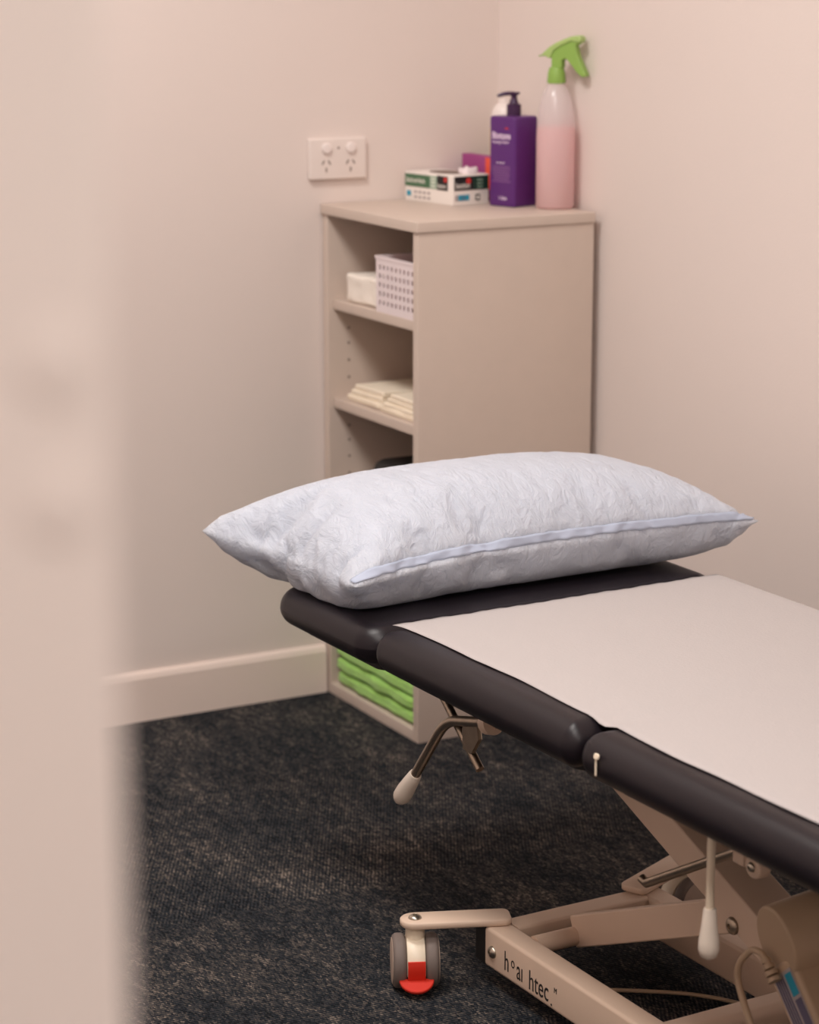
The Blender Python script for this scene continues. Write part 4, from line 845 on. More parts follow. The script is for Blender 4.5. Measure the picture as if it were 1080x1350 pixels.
-8,-1,-11,20,-8,0,-1,-8,4,18,-9,-14,10,-6,13,-16,14,-12,-4,6,5,-1,-4,-3,-4,3,13,-2,-9,16,-11,-9,7,0,-10,17,-11,4,9,-2,-16,3,14,-7,-11,14,5,-5,-11,10,
-6,8,-9,12,-5,-2,-5,-7,18,-11,11,-6,-1,7,4,-9,20,-9,2,-3,10,28,-2,-8,4,-2,-2,6,-15,-6,0,-1,4,-14,17,-3,4,1,0,-4,4,-6,4,-6,6,-8,9,4,-8,4,3,-17,4,13,-3,
-2,4,-1,-9,6,1,0,-8,1,-2,10,2,-2,-12,7,-2,-2,19,-6,-4,-4,4,-5,10,-13,-2,1,8,-10,-2,17,-7,10,3,-19,8,-4,8,-4,5,-12,8,-14,24,-4,-9,5,-8,8,5,-6,10,-1,-6,
8,-4,2,2,26,6,0,4,-11,7,-11,6,-7,-14,8,6,-4,-9,0,4,4,-1,2,-11,10,0,-2,0,-2,2,0,8,-10,-2,7,2,6,-22,10,1,2,4,-7,-3,-4,4,-2,8,-3,-6,-1,5,1,-1,-4,-4,14,
-4,-1,-1,-3,-6,15,-1,2,-6,1,2,-5,5,-1,-1,-3,6,-1,-4,3,-6,14,-15,8,-3,11,-4,-5,9,-1,-4,13,-4,-2,-2,3,-2,3,0,25,0,5,-9,9,-9,-2,0,-3,11,-11,0,-1,-5,-5,6,
-4,-5,18,0,-18,12,-2,3,1,1,-1,-3,7,-1,4,-17,-7,22,-5,-9,12,-17,15,0,-1,5,-7,-8,13,-4,4,-4,-13,13,5,-4,-4,-4,-2,12,4,-3,-14,14,-12,8,3,-5,-6,9,9,-22,6,
-1,9,-1,-3,6,-17,15,-6,4,-1,0,10,-9,2,6,-4,4,3,0,-7,2,5,-18,21,3,-9,10,-3,3,5,-11,14,-20,15,-9,6,-1,-5,0,-2,-3,-9,12,6,-10,1,-2,5,-6,3,2,7,-14,-8,7,5,
-1,8,-7,-3,8,-6,-2,3,-5,5,0,-3,5,-4,0,3,7,-6,-5,-1,8,3,3,-15,-2,5,-3,6,3,-3,1,-2,9,-18,14,-6,8,-9,1,6,-8,9,-7,6,0,-8,8,1,0,5,-5,10,-6,5,3,-13,8,-15,
16,27,3,1,-6,1,-3,-1,7,-5,3,-10,-4,8,-1,-2,-1,0,-1,0,-16,12,-3,6,2,-5,3,8,-10,3,-2,5,-6,2,-2,-3,7,-7,3,-2,5,2,0,0,2,-8,-2,4,0,-3,-8,3,17,-8,4,-3,-11,
17,-2,-3,-11,12,-5,4,-4,4,-5,9,-6,8,-16,7,7,-8,7,-2,2,1,-5,2,8,-7,5,-5,9,-7,8,-4,-9,14,-6,3,-11,25,-21,6,2,15,-1,-2,4,-7,5,-5,1,-6,-2,3,3,-10,11,-13,
3,-9,11,6,3,-5,2,-3,4,-13,18,-9,-2,-2,-11,9,0,8,-5,10,-5,-6,4,2,1,-1,-4,0,2,3,-3,8,-16,12,-6,0,-1,-5,14,-4,2,-4,2,-5,10,-7,7,-17,-3,5,16,-7,-1,1,1,7,
-8,6,-8,12,-2,-1,2,4,-6,-2,-4,-1,8,1,-6,-4,-9,25,-4,0,11,-19,5,5,1,1,-6,5,5,-11,7,1,0,-11,-4,6,2,-1,3,-1,-8,9,-4,-1,-5,12,-8,-1,-4,2,14,-14,9,-3,-2,0,
2,2,-1,6,-9,2,5,-4,3,1,-7,-12,15,-3,1,-5,5,10,-14,7,-3,6,-5,-4,-2,9,2,-2,7,0,-15,2,-1,6,4,-1,5,-11,13,-6,0,-1,2,0,-5,10,0,-2,-6,-7,2,-2,9,-1,24,9,-9,
-1,5,-4,-3,2,8,-3,-4,7,-4,-7,-1,10,-13,1,6,2,-7,2,2,0,-5,0,11,-15,1,12,-3,-1,-14,4,-5,4,17,-13,3,5,-7,-2,3,6,-4,0,3,-4,4,0,-5,-5,8,5,-1,-4,-1,-5,10,
-9,5,3,4,-6,-11,16,-16,3,11,2,0,1,-3,-6,4,9,-8,3,-6,13,-11,6,11,-12,-1,3,-2,0,-1,-2,4,24,-1,3,-4,6,-1,1,0,-2,2,-1,1,-4,-5,6,-6,0,4,0,-9,2,15,-13,4,1,
0,1,-19,12,7,-5,0,-12,10,2,3,6,-15,9,-2,-5,4,-5,8,-8,7,-1,-5,6,-1,-5,-1,8,3,-13,15,-15,10,-3,-4,7,2,1,-10,7,4,-13,12,0,-6,3,-4,2,0,2,0,-4,10,-6,5,-5,
7,-1,-11,8,-5,3,3,-1,-5,5,-5,29,-4,-6,7,3,-4,0,3,3,-1,-3,-5,6,3,-4,4,-8,0,0,4,-4,-8,11,-7,1,12,-19,14,-7,-3,4,4,-6,2,0,-5,-2,13,-10,0,1,8,-1,-3,-3,1,
4,-5,-1,-5,6,2,-6,0,7,-5,4,-9,8,3,1,-7,7,-1,-1,-4,8,-3,-4,6,0,0,-1,2,0,3,-5,-1,3,-1,-1,3,-7,11,-8,11,-11,7,-12,10,-10,10,29,3,-5,1,-1,3,4,-9,-3,-4,3,
2,2,-1,2,-7,10,-4,0,-1,1,4,-6,-1,-1,-5,15,-5,-12,-2,4,2,6,-7,1,5,-4,1,5,-5,4,-6,0,6,7,-10,-3,4,-1,9,-7,-5,9,-7,7,-9,3,10,-4,-3,-4,5,-9,14,-9,2,-7,10,
0,-3,-9,13,-4,1,0,-2,3,-5,5,-1,2,1,2,4,-1,-15,7,-12,17,-18,24,-12,27,-8,10,-2,0,-3,-4,9,4,-1,6,-4,-9,4,0,-3,3,-5,4,-3,0,-6,0,10,-7,-2,1,-2,4,-4,-2,2,
2,-5,4,-1,-3,-1,4,10,-5,-2,5,-4,-7,4,7,-1,-3,-5,11,-2,-9,8,-11,3,6,-5,-3,8,1,-5,12,-16,8,-7,3,-1,3,6,4,-8,-1,7,-8,1,11,-8,2,0,-2,7,-8,-15,2,5,2,3,-14,
11,-4,4,21,9,-3,-3,-4,11,-3,-2,-6,5,-5,3,5,0,-5,10,-9,6,-2,-2,-2,2,5,-7,1,0,1,-5,5,-12,-3,15,-8,1,5,0,3,1,-7,-1,5,-3,2,-3,3,1,-2,-2,7,0,-1,-2,9,-12,0,
6,-9,1,6,-5,5,-3,3,-2,2,-1,1,2,-2,-2,3,0,11,-15,7,-4,-6,5,-4,5,3,-16,6,2,5,1,-6,5,3,-5,-2,-2,25,-5,4,0,7,-15,11,-4,8,-11,3,11,-6,-3,3,-6,9,-9,5,-1,-1,
5,-1,-5,3,-6,1,2,0,3,-4,-5,13,-1,-8,0,5,-6,0,7,-10,2,0,6,2,2,-13,5,-4,2,-1,4,-10,7,2,-6,12,-3,1,4,-4,4,-10,4,-3,4,-3,2,5,2,-4,-3,-6,4,3,6,-9,5,5,-11,
-1,1,1,-1,0,11,-1,-7,-2,6,-4,2,30,4,-8,-1,-4,15,-9,-3,0,6,3,-12,3,2,-2,3,-3,5,-7,2,7,-11,0,8,-3,5,-2,-1,-4,1,-2,-3,0,-4,11,-8,3,2,8,-11,11,3,-15,0,5,
-1,8,-5,-4,5,-5,4,5,-3,1,1,-13,12,0,-8,2,3,-2,7,-2,-3,0,2,-4,-9,12,0,1,-3,6,-9,3,4,-8,-2,5,3,2,0,-10,-3,-4,6,8,0,-2,4,24,-4,8,-1,8,-19,6,13,-4,2,-16,
9,2,-3,3,-1,-4,1,2,3,-5,6,-1,-5,4,2,-8,2,3,3,-5,2,-6,1,3,8,-7,-2,-2,5,-10,2,13,-6,-5,2,-4,9,3,-3,4,-10,4,4,-1,-5,7,-12,1,10,-1,-12,10,-5,2,0,4,-4,-1,
10,-9,1,-3,8,-4,1,6,-6,-2,8,-7,2,-9,9,2,-8,4,4,2,-7,2,1,31,2,-15,13,-7,11,-3,-11,3,3,9,-10,2,-2,-2,1,0,2,-2,4,4,-12,3,1,2,-5,6,-4,4,0,-2,-3,-3,14,-8,
-3,6,0,-4,1,4,-1,-6,4,-3,0,8,-5,-4,2,-4,5,-3,-2,-3,7,-5,6,1,-1,-7,13,-3,1,0,-3,2,-5,1,3,-6,5,-1,1,-13,9,3,-4,9,-5,-3,3,3,-3,7,-5,-3,-6,4,2,1,-9,23,6,
4,-9,5,-5,5,-3,2,2,-8,10,-12,6,3,-1,0,-1,6,-11,2,8,-8,2,-5,8,-1,-3,0,-1,4,-2,2,-1,-6,2,0,1,7,-6,-2,2,8,-8,5,-2,-6,4,-2,-1,3,1,-4,-2,10,-7,6,0,-1,-6,9,
1,-11,1,0,6,-3,0,-1,-6,17,-9,4,-11,13,-4,-2,-5,3,-1,2,1,3,-8,0,1,8,-2,-1,2,3,1,27,-2,-9,8,-9,19,-6,4,-8,-2,12,-11,6,-4,1,5,-8,8,-13,11,-5,-1,8,-1,-4,
3,-4,5,-3,0,-2,-1,1,1,-2,5,-2,3,-8,6,-1,-2,-3,8,-5,-4,2,-1,6,1,-8,5,-1,5,-3,-2,5,-10,7,-4,0,-1,11,-6,1,-2,5,-4,2,0,-8,4,1,3,0,-2,3,2,-9,6,-5,3,-4,7,
-6,7,1,-7,-1,-1,-4,9,22,-1,16,-10,4,-14,7,4,-1,-3,-2,6,-2,5,-7,0,9,-7,6,-6,2,0,-2,2,3,-5,1,-2,2,-4,6,1,3,-13,10,-2,-5,0,-1,-1,7,-3,5,-10,8,-1,5,-4,3,
-7,6,0,0,-4,-1,8,-15,7,-4,10,0,1,-11,6,3,-4,-5,8,-2,0,4,-7,2,7,-8,0,-8,4,8,-5,10,-10,4,-3,4,-3,-1,3,2,-1,-7,0,28,-4,-2,3,3,-1,-9,3,4,8,-10,0,7,-4,5,
-6,-4,0,3,2,0,0,4,-6,-1,2,6,-1,-4,4,-2,-2,-4,6,-2,2,0,0,2,-5,-1,3,-3,12,-12,5,-3,-3,1,1,6,-4,-5,11,-5,-5,10,-1,1,-6,-5,2,6,-1,-8,9,-1,-3,4,-3,-3,10,
-7,-2,10,-8,2,4,-11,10,-15,12,-2,-2,7,-6,-6,10,-11,6,16,-12,26,-2,3,-3,2,6,0,-8,2,-8,12,-3,-1,-1,-3,6,4,0,-2,-4,3,2,-8,3,5,-5,-1,2,1,-7,2,10,-7,-2,7,
-7,6,-4,3,-5,5,1,-12,5,4,2,0,4,-3,-7,3,-4,12,-14,2,8,-3,3,-5,3,1,-6,-5,2,6,-3,-1,6,0,-3,-2,-3,8,-8,-3,13,2,-6,6,-10,13,-14,4,1,-8,7,3,-1,2,-1,-18,10,
27,2,-5,4,-5,-5,0,4,3,3,-5,9,-8,0,7,-10,2,0,1,5,-5,-1,8,-9,6,1,-5,11,-9,8,-8,-4,6,2,-6,8,-8,5,0,0,-2,-7,13,-6,-1,4,-5,-2,1,11,-5,0,-7,3,7,-7,0,-5,6,0,
2,1,6,-3,-4,0,0,-2,-2,9,-2,-3,-6,10,-8,1,-5,6,0,2,-4,2,0,3,0,-6,0,3,1,-6,12,-4,32,-9,2,2,-3,1,0,-3,8,-6,-1,-7,12,2,-4,8,-10,5,-2,0,4,-3,-4,11,-8,0,2,
-11,11,2,-1,-2,-2,1,5,-10,3,6,-3,3,-2,1,-2,-6,2,-1,6,0,1,0,-5,2,3,-1,-3,0,4,-1,0,-1,-6,2,-2,-2,12,-5,0,-2,5,-5,1,6,-7,-3,11,-8,8,-6,-2,-3,6,4,-5,0,-2,
7,0,-6,3,5,-13,0,18,4,2,0,-5,8,3,5,-17,10,0,5,-6,-2,2,-2,5,-4,3,-1,-4,4,-2,2,-2,-4,4,0,2,-3,-4,1,4,2,-8,10,1,-10,-1,9,-1,3,-2,0,1,-7,4,-3,-1,0,2,-3,3,
7,-8,7,-8,3,-7,3,6,-1,3,1,-9,6,3,-3,-2,-3,5,-1,2,7,-8,2,-4,2,-6,7,-3,0,3,-2,-3,2,-10,7,3,-6,2,6,29,4,-4,-11,9,-5,-4,4,9,-10,5,-5,4,3,-4,4,1,-3,-4,1,4,
-5,3,1,-6,13,-4,-2,-5,0,13,-2,1,-12,-3,3,1,7,-1,2,-8,7,-9,3,8,-3,-8,7,-2,0,3,2,-1,-7,8,-10,5,2,1,0,1,-2,-4,1,4,-3,0,1,-2,5,-5,-2,1,-6,11,-4,-3,0,5,3,
-5,3,-3,-3,10,-11,13,-13,0,7,-1,1,26,1,-3,7,1,-4,3,-1,-6,8,-4,2,-2,-1,1,-3,1,0,4,0,-6,8,0,-8,5,-4,1,3,1,-7,1,1,-1,12,-4,-2,2,-11,8,-2,3,-8,8,2,-13,8,
1,0,0,-6,3,3,-4,1,3,-1,0,-2,7,-5,-4,9,2,-2,-4,3,-1,-2,-2,0,-4,6,5,-4,-6,2,4,4,2,-10,8,-9,0,1,1,4,-7,11,-11,-1,7,-3,30,1,-2,-4,-1,2,3,-1,-1,-4,3,-3,11,
-4,-5,2,-1,1,2,-4,1,1,-6,8,-1,-3,3,-2,0,8,-12,5,-3,0,4,3,-7,7,3,-18,7,4,0,-1,5,-5,0,5,-7,4,-4,7,-3,-1,-4,5,-3,8,-6,-1,0,-6,-3,5,6,-9,2,4,0,-1,5,-4,2,
1,-2,1,1,-3,-5,6,-5,8,3,-5,-8,5,2,-2,1,4,1,-5,19,-7,16,-2,-2,1,-2,2,2,-1,-3,4,-15,11,1,0,5,-2,-7,7,4,-6,7,-5,5,-3,-7,7,-7,1,10,-8,-1,0,6,-7,9,-4,-13,
17,-1,-9,3,0,3,3,4,-10,3,6,0,-13,5,-3,5,3,-2,-6,2,4,-1,3,2,-3,-8,8,1,-4,5,0,1,-2,-7,2,1,-2,0,-1,-2,8,-4,2,-6,2,10,-8,2,-5,4,-10,8,6,-3,28,-10,12,0,3,
-2,-8,6,-9,13,-3,3,-4,8,-6,2,-4,8,-7,0,-1,-2,1,-3,0,6,-2,5,-2,-5,10,0,-7,1,-1,-7,-2,13,-8,4,4,-1,-5,6,-8,-4,5,3,-2,-4,1,5,12,-11,-3,5,0,-2,-1,1,-1,-7,
9,0,-5,0,1,1,1,-5,-2,7,1,-4,3,0,0,4,-5,-2,-3,4,5,-15,7,-9,10,3,5,-14,-6,30,-17,12,-1,5,-13,2,11,-11,14,-10,2,1,-8,7,1,-7,9,-2,3,-1,2,-3,0,0,5,-3,-1,2,
-4,1,-10,6,7,-4,1,-3,16,-9,1,-5,2,-2,0,-4,9,-3,-4,9,-14,5,6,-6,-4,5,-2,2,3,-6,1,10,-14,15,-8,3,0,1,0,-2,0,3,2,-12,6,0,3,-3,4,-5,-5,6,-10,2,1,2,-3,10,
-8,6,-5,0,5,27,1,-8,-1,6,3,3,-14,7,6,-2,-4,-1,7,-13,12,0,-6,-1,3,-2,5,-4,5,1,-5,3,-1,1,-3,-1,7,-2,-2,4,-5,4,-6,3,-3,-1,0,6,0,-6,-1,2,8,-13,16,-4,0,2,
-2,-4,3,-4,-6,14,-5,-8,7,-2,2,-4,3,-3,4,-4,0,3,-3,5,-4,7,-9,-3,-3,9,1,1,-2,0,0,6,3,-10,7,-9,-5,6,0,28,0,-1,-2,3,0,-5,0,6,-5,-2,4,2,-1,2,-4,0,4,-7,5,0,
-3,10,-12,3,3,-3,-5,1,11,-2,3,-6,-5,5,-1,-1,-3,2,2,5,-2,-5,6,2,-5,1,-7,6,-6,6,1,0,-3,3,0,0,2,-6,4,-5,13,-14,2,4,1,-4,0,6,-6,1,2,0,-6,1,5,1,-1,-1,1,-5,
6,-8,0,-1,2,4,-8,7,1,4,-5,23,-2,5,-1,-10,10,1,5,-6,-1,-3,10,-2,-8,4,-6,8,-2,7,-9,8,2,-11,11,-3,-8,7,2,-1,-4,3,-6,-6,10,-5,5,6,-5,-4,0,-2,1,5,-5,1,7,
-5,1,-2,2,-11,7,-4,12,-8,-2,7,-5,7,-8,6,-5,8,-4,-5,1,6,-3,-2,1,-2,2,0,10,-14,6,-2,5,-1,0,-1,-2,10,-5,0,-11,8,-1,-9,10,-6,0,22,9,-4,4,-13,-5,12,-1,6,
-1,0,-9,-4,14,-1,2,-5,5,-5,4,-9,2,7,-6,1,3,-3,1,2,-6,1,-5,13,-1,-3,-2,0,1,5,0,-4,-1,-1,6,-8,-3,3,3,4,-2,0,-6,4,-4,10,0,-8,3,-10,13,-3,-3,-1,2,1,-1,0,
5,-5,1,4,-2,7,-13,10,-1,2,-5,-6,-2,3,7,-9,9,-13,10,-4,3,11,-14,2,2,33,-8,-12,6,7,-3,-13,13,-6,5,13,-16,7,-1,0,-1,-1,0,3,1,-1,-1,-3,6,-6,7,-6,6,-6,7,
-4,10,-7,-6,3,2,-7,6,-6,-2,6,6,-12,4,4,2,-4,0,-6,6,4,-3,8,-16,0,5,2,-1,7,-6,4,-2,1,-1,3,-1,-6,4,1,-2,2,-2,-4,13,-10,-6,12,-4,0,1,-3,-2,6,-9,10,-1,-7,
-1,-8,16,-3,-3,21,-3,13,-4,-5,2,4,-11,3,-7,-2,22,-6,-2,0,7,-2,-6,7,-7,5,-1,-1,-10,14,-2,1,-3,-4,-2,1,0,3,-1,-5,5,1,-2,2,2,3,-11,8,-5,-1,2,13,-9,-3,0,
1,0,-9,14,-8,-3,4,5,-4,-1,4,-6,5,5,0,-3,-2,-5,0,13,-13,3,0,-6,7,-1,-4,3,7,-7,13,-13,3,7,-3,-5,10,-5,-4,-7,1,17,35,2,-12,-8,7,2,-1,1,1,4,-4,-4,7,2,-5,
-2,-3,6,-6,2,5,-8,4,2,2,-3,-6,-2,10,0,1,-12,2,3,3,-1,-4,4,-1,1,-3,8,0,-6,3,-5,-2,4,5,-2,4,0,-4,-7,5,1,-7,2,0,4,-4,5,0,-6,1,-4,15,-2,-2,0,1,0,0,3,-2,
-2,2,-1,-5,6,-10,12,-5,-1,5,-2,-6,4,5,-2,3,-20,6,9,15,-1,0,0,-4,3,-11,12,-1,-2,2,-4,6,-4,3,-5,0,-2,0,6,-2,1,-10,1,10,-4,0,-1,2,1,0,-3,1,2,1,-9,4,5,-7,
2,1,4,-2,-6,3,-1,6,0,-5,2,-8,11,1,-13,14,-3,0,-3,0,1,2,0,-3,8,-10,3,-4,0,6,2,-2,-3,-1,4,-1,-1,5,0,1,-2,0,-6,4,-3,4,-2,-4,6,-1,3,24,-3,4,-6,6,-3,6,-3,
15,-14,-1,0,1,-6,2,4,-2,4,0,-6,-2,0,2,6,-1,-2,-15,13,-2,1,-2,4,-5,5,-4,-1,7,-6,3,0,2,-3,-1,-2,9,1,-6,4,-8,0,0,2,7,-6,-4,10,-16,12,-2,3,-4,5,-3,-3,7,
-3,4,-6,5,-4,1,-3,5,-5,5,2,-1,1,-6,4,-2,1,5,-3,-3,5,-6,3,6,-5,0,0,24,2,-18,20,-5,7,-3,-5,-1,2,2,3,0,1,-5,-4,5,-1,1,6,-5,-5,-3,4,-4,-8,14,-6,2,3,4,-5,
6,-5,-1,1,-4,15,-6,-9,3,-3,4,0,-7,13,-8,3,-4,2,-5,1,7,2,0,-3,-2,-6,-1,1,12,-7,1,1,2,-3,-5,5,1,-4,4,7,-10,9,4,-5,-7,3,8,-3,-1,2,-11,8,1,-2,6,-2,-1,-3,
-7,2,24,-4,6,-1,5,-9,11,0,-3,0,-4,1,-2,1,1,4,-7,2,-8,2,3,2,5,-7,-4,-3,7,3,-12,9,-11,11,-2,-2,3,-3,5,-7,-3,11,-3,4,-7,-1,-1,1,3,-4,9,-13,11,-4,1,-5,0,
-1,11,-13,9,2,-13,15,-3,2,-4,4,6,-5,0,-2,2,-7,9,-3,-3,2,2,1,-3,-4,8,-2,8,-8,2,-1,-2,1,-6,8,-1,9,27,-5,7,-7,-2,6,-4,3,-2,2,6,-2,-3,-5,8,-14,11,-6,-4,9,
-3,1,3,-14,-5,16,-13,4,12,-9,8,-4,-8,10,-5,7,-7,1,1,-2,3,-4,7,-3,3,-5,3,-6,2,3,-6,-3,7,3,0,0,-1,-2,2,4,4,-16,6,1,4,-6,-5,6,-1,11,-6,1,-4,-1,0,6,1,-1,
-6,11,-4,-7,8,7,-9,1,2,-5,3,-10,14,-6,26,-4,1,-1,-5,10,0,-1,4,-6,2,-2,1,6,-16,5,-3,5,7,-13,9,-3,-9,1,4,-4,1,2,-2,3,-2,2,7,-13,15,-12,6,-1,0,-3,5,-3,
-6,11,2,-10,3,5,-9,4,4,-5,-3,2,0,3,-9,20,-19,4,-3,4,7,2,-12,-3,14,-8,18,-16,-7,2,10,-5,3,-9,11,4,2,-6,-2,10,-8,0,1,8,-7,3,-1,10,-5,-17,21,10,-4,-1,10,
-13,-5,3,1,7,-2,-7,-7,7,5,0,-3,-11,7,7,-12,-3,4,6,2,-15,10,-3,-3,5,2,2,-8,12,-4,-2,-8,8,4,1,-13,5,7,-7,-4,9,-4,2,1,-1,-9,14,-4,-7,12,-4,-1,-7,6,-3,8,
1,-15,3,-1,5,-7,13,-15,13,2,-6,-6,13,-4,6,-19,10,11,-10,11,-6,-1,-7,10,-1,1,2,1,-7,-2,12,27,-5,-1,5,-5,0,6,3,-3,-1,-2,1,2,-5,-1,-1,-10,10,1,-8,4,1,-1,
-6,6,5,-16,2,14,-12,7,-6,9,-1,-7,0,5,1,-5,-2,9,-1,-7,6,0,-1,-8,3,4,1,3,-14,8,8,-9,5,-1,-6,11,-10,6,3,-1,-1,1,-6,4,-5,13,-17,5,9,-1,-10,10,-8,10,-15,4,
11,0,1,9,-6,-6,5,-5,4,-5,8,0,-1,21,9,4,-9,2,7,-7,3,-8,-9,1,4,4,-3,-9,0,4,10,-15,4,-2,8,-7,8,-5,0,0,-2,0,8,-8,7,-5,5,-9,-1,7,-4,3,-3,-5,5,10,-8,0,2,10,
-5,-8,-6,6,3,0,-7,5,-3,11,-3,-10,8,-3,-1,1,-3,6,6,-18,8,-3,8,1,-14,0,13,-12,11,-8,11,-13,15,-12,14,-5,9,1,-15,15,-12,8,-5,0,4,29,-6,-2,7,-6,5,-2,1,-5,
1,2,2,-14,-7,12,-8,8,-7,5,-3,2,-2,2,3,-10,1,15,-9,-11,10,4,-4,10,-19,5,11,-4,-3,-8,15,-7,4,-9,2,6,-6,-3,3,0,3,-5,12,-11,7,-9,9,-6,1,8,2,-13,7,-1,-1,0,
-7,4,11,-13,12,-3,2,-6,2,3,-6,9,-15,12,-10,4,4,4,4,-2,9,-9,8,-2,-1,-5,6,31,-4,-1,-6,7,-3,4,-12,6,-3,1,-7,2,2,-8,11,-8,3,4,1,-7,1,-2,2,4,-2,0,6,-3,-12,
11,-6,1,4,-3,-11,2,9,8,-16,9,-3,2,4,-6,3,-1,-5,8,-9,9,-1,0,-9,6,2,-8,8,5,-6,0,-4,1,5,-8,8,-2,-7,6,-1,-9,4,9,0,-3,6,-3,3,-13,3,12,1,-13,19,-4,-3,6,-10,
9,-2,2,-4,19,4,3,3,1,-5,0,-2,-4,6,-9,3,3,-1,-2,-13,15,-12,-9,11,4,-4,6,-5,-12,20,-1,-12,18,-3,-12,8,-7,-5,11,-5,3,-12,4,14,-5,-6,3,3,-2,0,-7,0,6,8,
-21,8,-2,9,0,1,-2,3,-7,1,7,-5,0,-6,9,3,-7,-1,-2,3,7,-10,7,-6,6,1,-9,0,14,-2,2,-10,-1,-1,16,-3,5,6,-8,-1,5,-6,30,1,-8,4,-21,9,-9,7,2,-6,4,-6,8,-8,2,11,
-11,-12,13,-9,-10,-1,-1,15,20,-22,9,12,-24,7,10,-9,-6,9,-7,10,-14,9,-3,6,-10,11,1,-11,2,1,11,-4,-15,5,9,-11,14,-11,6,-3,4,0,-4,0,3,0,0,5,-11,-8,23,
-19,16,-10,13,5,-22,12,1,-1,9,4,-10,-20,9,5,16,-23,3,21,-12,9,2,-8,-10,20,28,-4,7,-13,8,-30,20,-3,3,-1,-1,6,-14,15,-8,0,-7,13,-17,-5,16,1,0,-22,23,1,
-13,9,-2,-4,0,-3,7,1,-8,7,4,-13,12,-9,11,-12,6,2,5,-4,-4,-3,5,-10,11,-5,-1,-1,-3,8,5,-9,6,-1,-12,6,7,-1,2,3,-20,16,-12,16,-6,5,-2,-4,-16,-4,5,-8,11,7,
-10,9,8,7,-10,-3,20,0,-6,10,4,-26,25,3,-16,8,1,-10,-12,1,1,11,-2,-6,5,3,11,-10,7,-5,3,3,-10,-18,11,22,-21,11,9,-22,7,2,-2,7,-9,2,5,-16,11,0,-2,-9,5,8,
-13,10,-10,8,-11,14,-8,17,-15,4,-7,17,-13,-12,17,4,-4,-11,18,-4,-9,3,2,-9,9,-6,10,-13,7,-7,21,-22,17,-5,-18,0,0,21,3,-6,1,0,2,2,-5,-5,17,2,-1,-3,26,
-18,8,-4,-10,14,-7,-1,8,-11,2,7,4,-10,2,17,-15,6,1,-10,-6,31,-4,-8,-1,8,-15,13,-5,-17,2,1,8,-2,-2,-5,1,1,-3,7,-1,-10,11,-8,9,-13,20,-17,10,-4,0,5,7,
-6,5,-12,-9,3,-6,19,-7,-7,13,-14,-2,21,7,-20,4,9,-19,10,0,14,-14,2,4,8,6,-14,3,-5,-4,7,-5,0,-11,21,-7,-4,6,10,362,5,-1,2,3,-1,-2,3,0,-5,-3,-4,19,1,-4,
2,-2,-1,3,-17,22,-3,-1,-5,-2,-1,-2,0,1,-2,1,0,-3,9,-23,6,1,6,0,5,2,-6,1,-1,3,-2,-4,4,-2,3,-2,-2,0,-1,-3,3,1,-2,4,-2,1,-1,3,-3,1,-2,-1,0,-1,-5,3,-1,-1,
1,0,1,0,-1,1,1,0,3,-2,-1,0,2,-1,-1,1,7,-3,2,4,8,11,2,-2,3,2,-2,-2,5,-8,4,-17,10,-5,-7,13,-1,-10,12,-16,2,0,14,4,2,2,-8,-1,7,-3,-3,0,-25,34,-6,-1,-2,
-1,-7,-2,11,-1,5,-6,1,6,-4,1,-4,1,8,0,-8,15,-9,-2,3,-1,3,-10,9,-1,2,-8,3,-3,7,-3,2,-1,2,2,-7,6,-2,-1,4,-2,-2,3,-5,5,-3,-2,-3,7,1,-4,-17,10,-18,3,6,8,
-12,15,-3,9,-4,8,-13,14,-3,-1,-11,8,11,-21,1,4,9,0,2,-3,-10,7,2,3,3,-6,-13,6,-5,-6,15,-5,15,-7,-4,12,-2,1,0,-4,-6,6,-4,3,-4,1,-1,11,-11,-5,15,-15,11,
-5,0,-3,4,12,-13,-2,2,8,-7,2,-1,-4,-1,9,-1,-7,14,-11,2,-2,4,-1,1,-5,-7,7,0,2,4,-18,6,-9,13,-22,-4,-3,7,-6,22,-8,15,-4,-1,-11,16,-2,4,-3,1,1,-1,-1,0,2,
-8,0,6,6,3,-8,-7,2,6,0,5,-15,0,15,-7,1,-9,19,2,-16,7,-5,-1,2,8,-6,4,0,-1,-5,4,-7,4,8,-9,0,-4,8,-4,-4,2,-3,10,-3,-5,2,4,2,-18,15,7,-11,1,5,-10,9,0,2,
-5,-1,1,6,3,-10,5,-1,-4,0,-25,20,-21,-13,8,2,-3,13,7,5,-8,5,4,9,-8,0,4,-5,6,-5,-1,1,-4,6,3,-5,0,3,-7,4,7,-10,0,1,-8,13,10,-11,2,2,-5,-6,3,5,-6,9,-9,9,
-6,-2,3,-7,7,0,0,0,-3,2,3,-6,3,2,-2,8,-2,-5,-4,7,0,-3,5,-5,4,-5,3,-4,2,5,5,-13,-1,3,-5,8,-2,-3,3,-2,-5,-1,-6,9,8,-36,3,1,0,-1,5,-3,3,4,-7,-1,8,3,14,2,
-12,14,-7,3,0,1,1,-1,-4,-2,-4,8,8,-11,1,6,-7,2,7,-6,-17,11,7,0,-2,1,1,-3,6,-6,6,-13,8,2,0,2,-3,4,-2,-4,4,-11,12,-1,-2,1,1,-6,-1,4,6,-6,8,-9,-1,-2,3,4,
-8,6,0,-2,-9,14,-1,-3,-5,1,5,-5,6,-6,4,0,-4,-10,-5,2,-16,20,-12,0,-4,7,1,5,6,0,2,6,-13,11,3,4,-4,4,-7,2,-2,-7,7,3,1,-6,1,7,-7,2,7,-8,-9,5,16,-11,-4,2,
5,-3,-2,1,-1,7,-2,3,-8,6,-1,-5,10,-9,3,-5,-2,10,-8,10,-3,-12,11,3,-7,8,-8,6,-13,12,-2,-2,5,-4,3,-1,-7,6,-1,-5,-1,9,-2,-6,3,-2,-4,4,-8,-4,-5,-1,5,0,9,
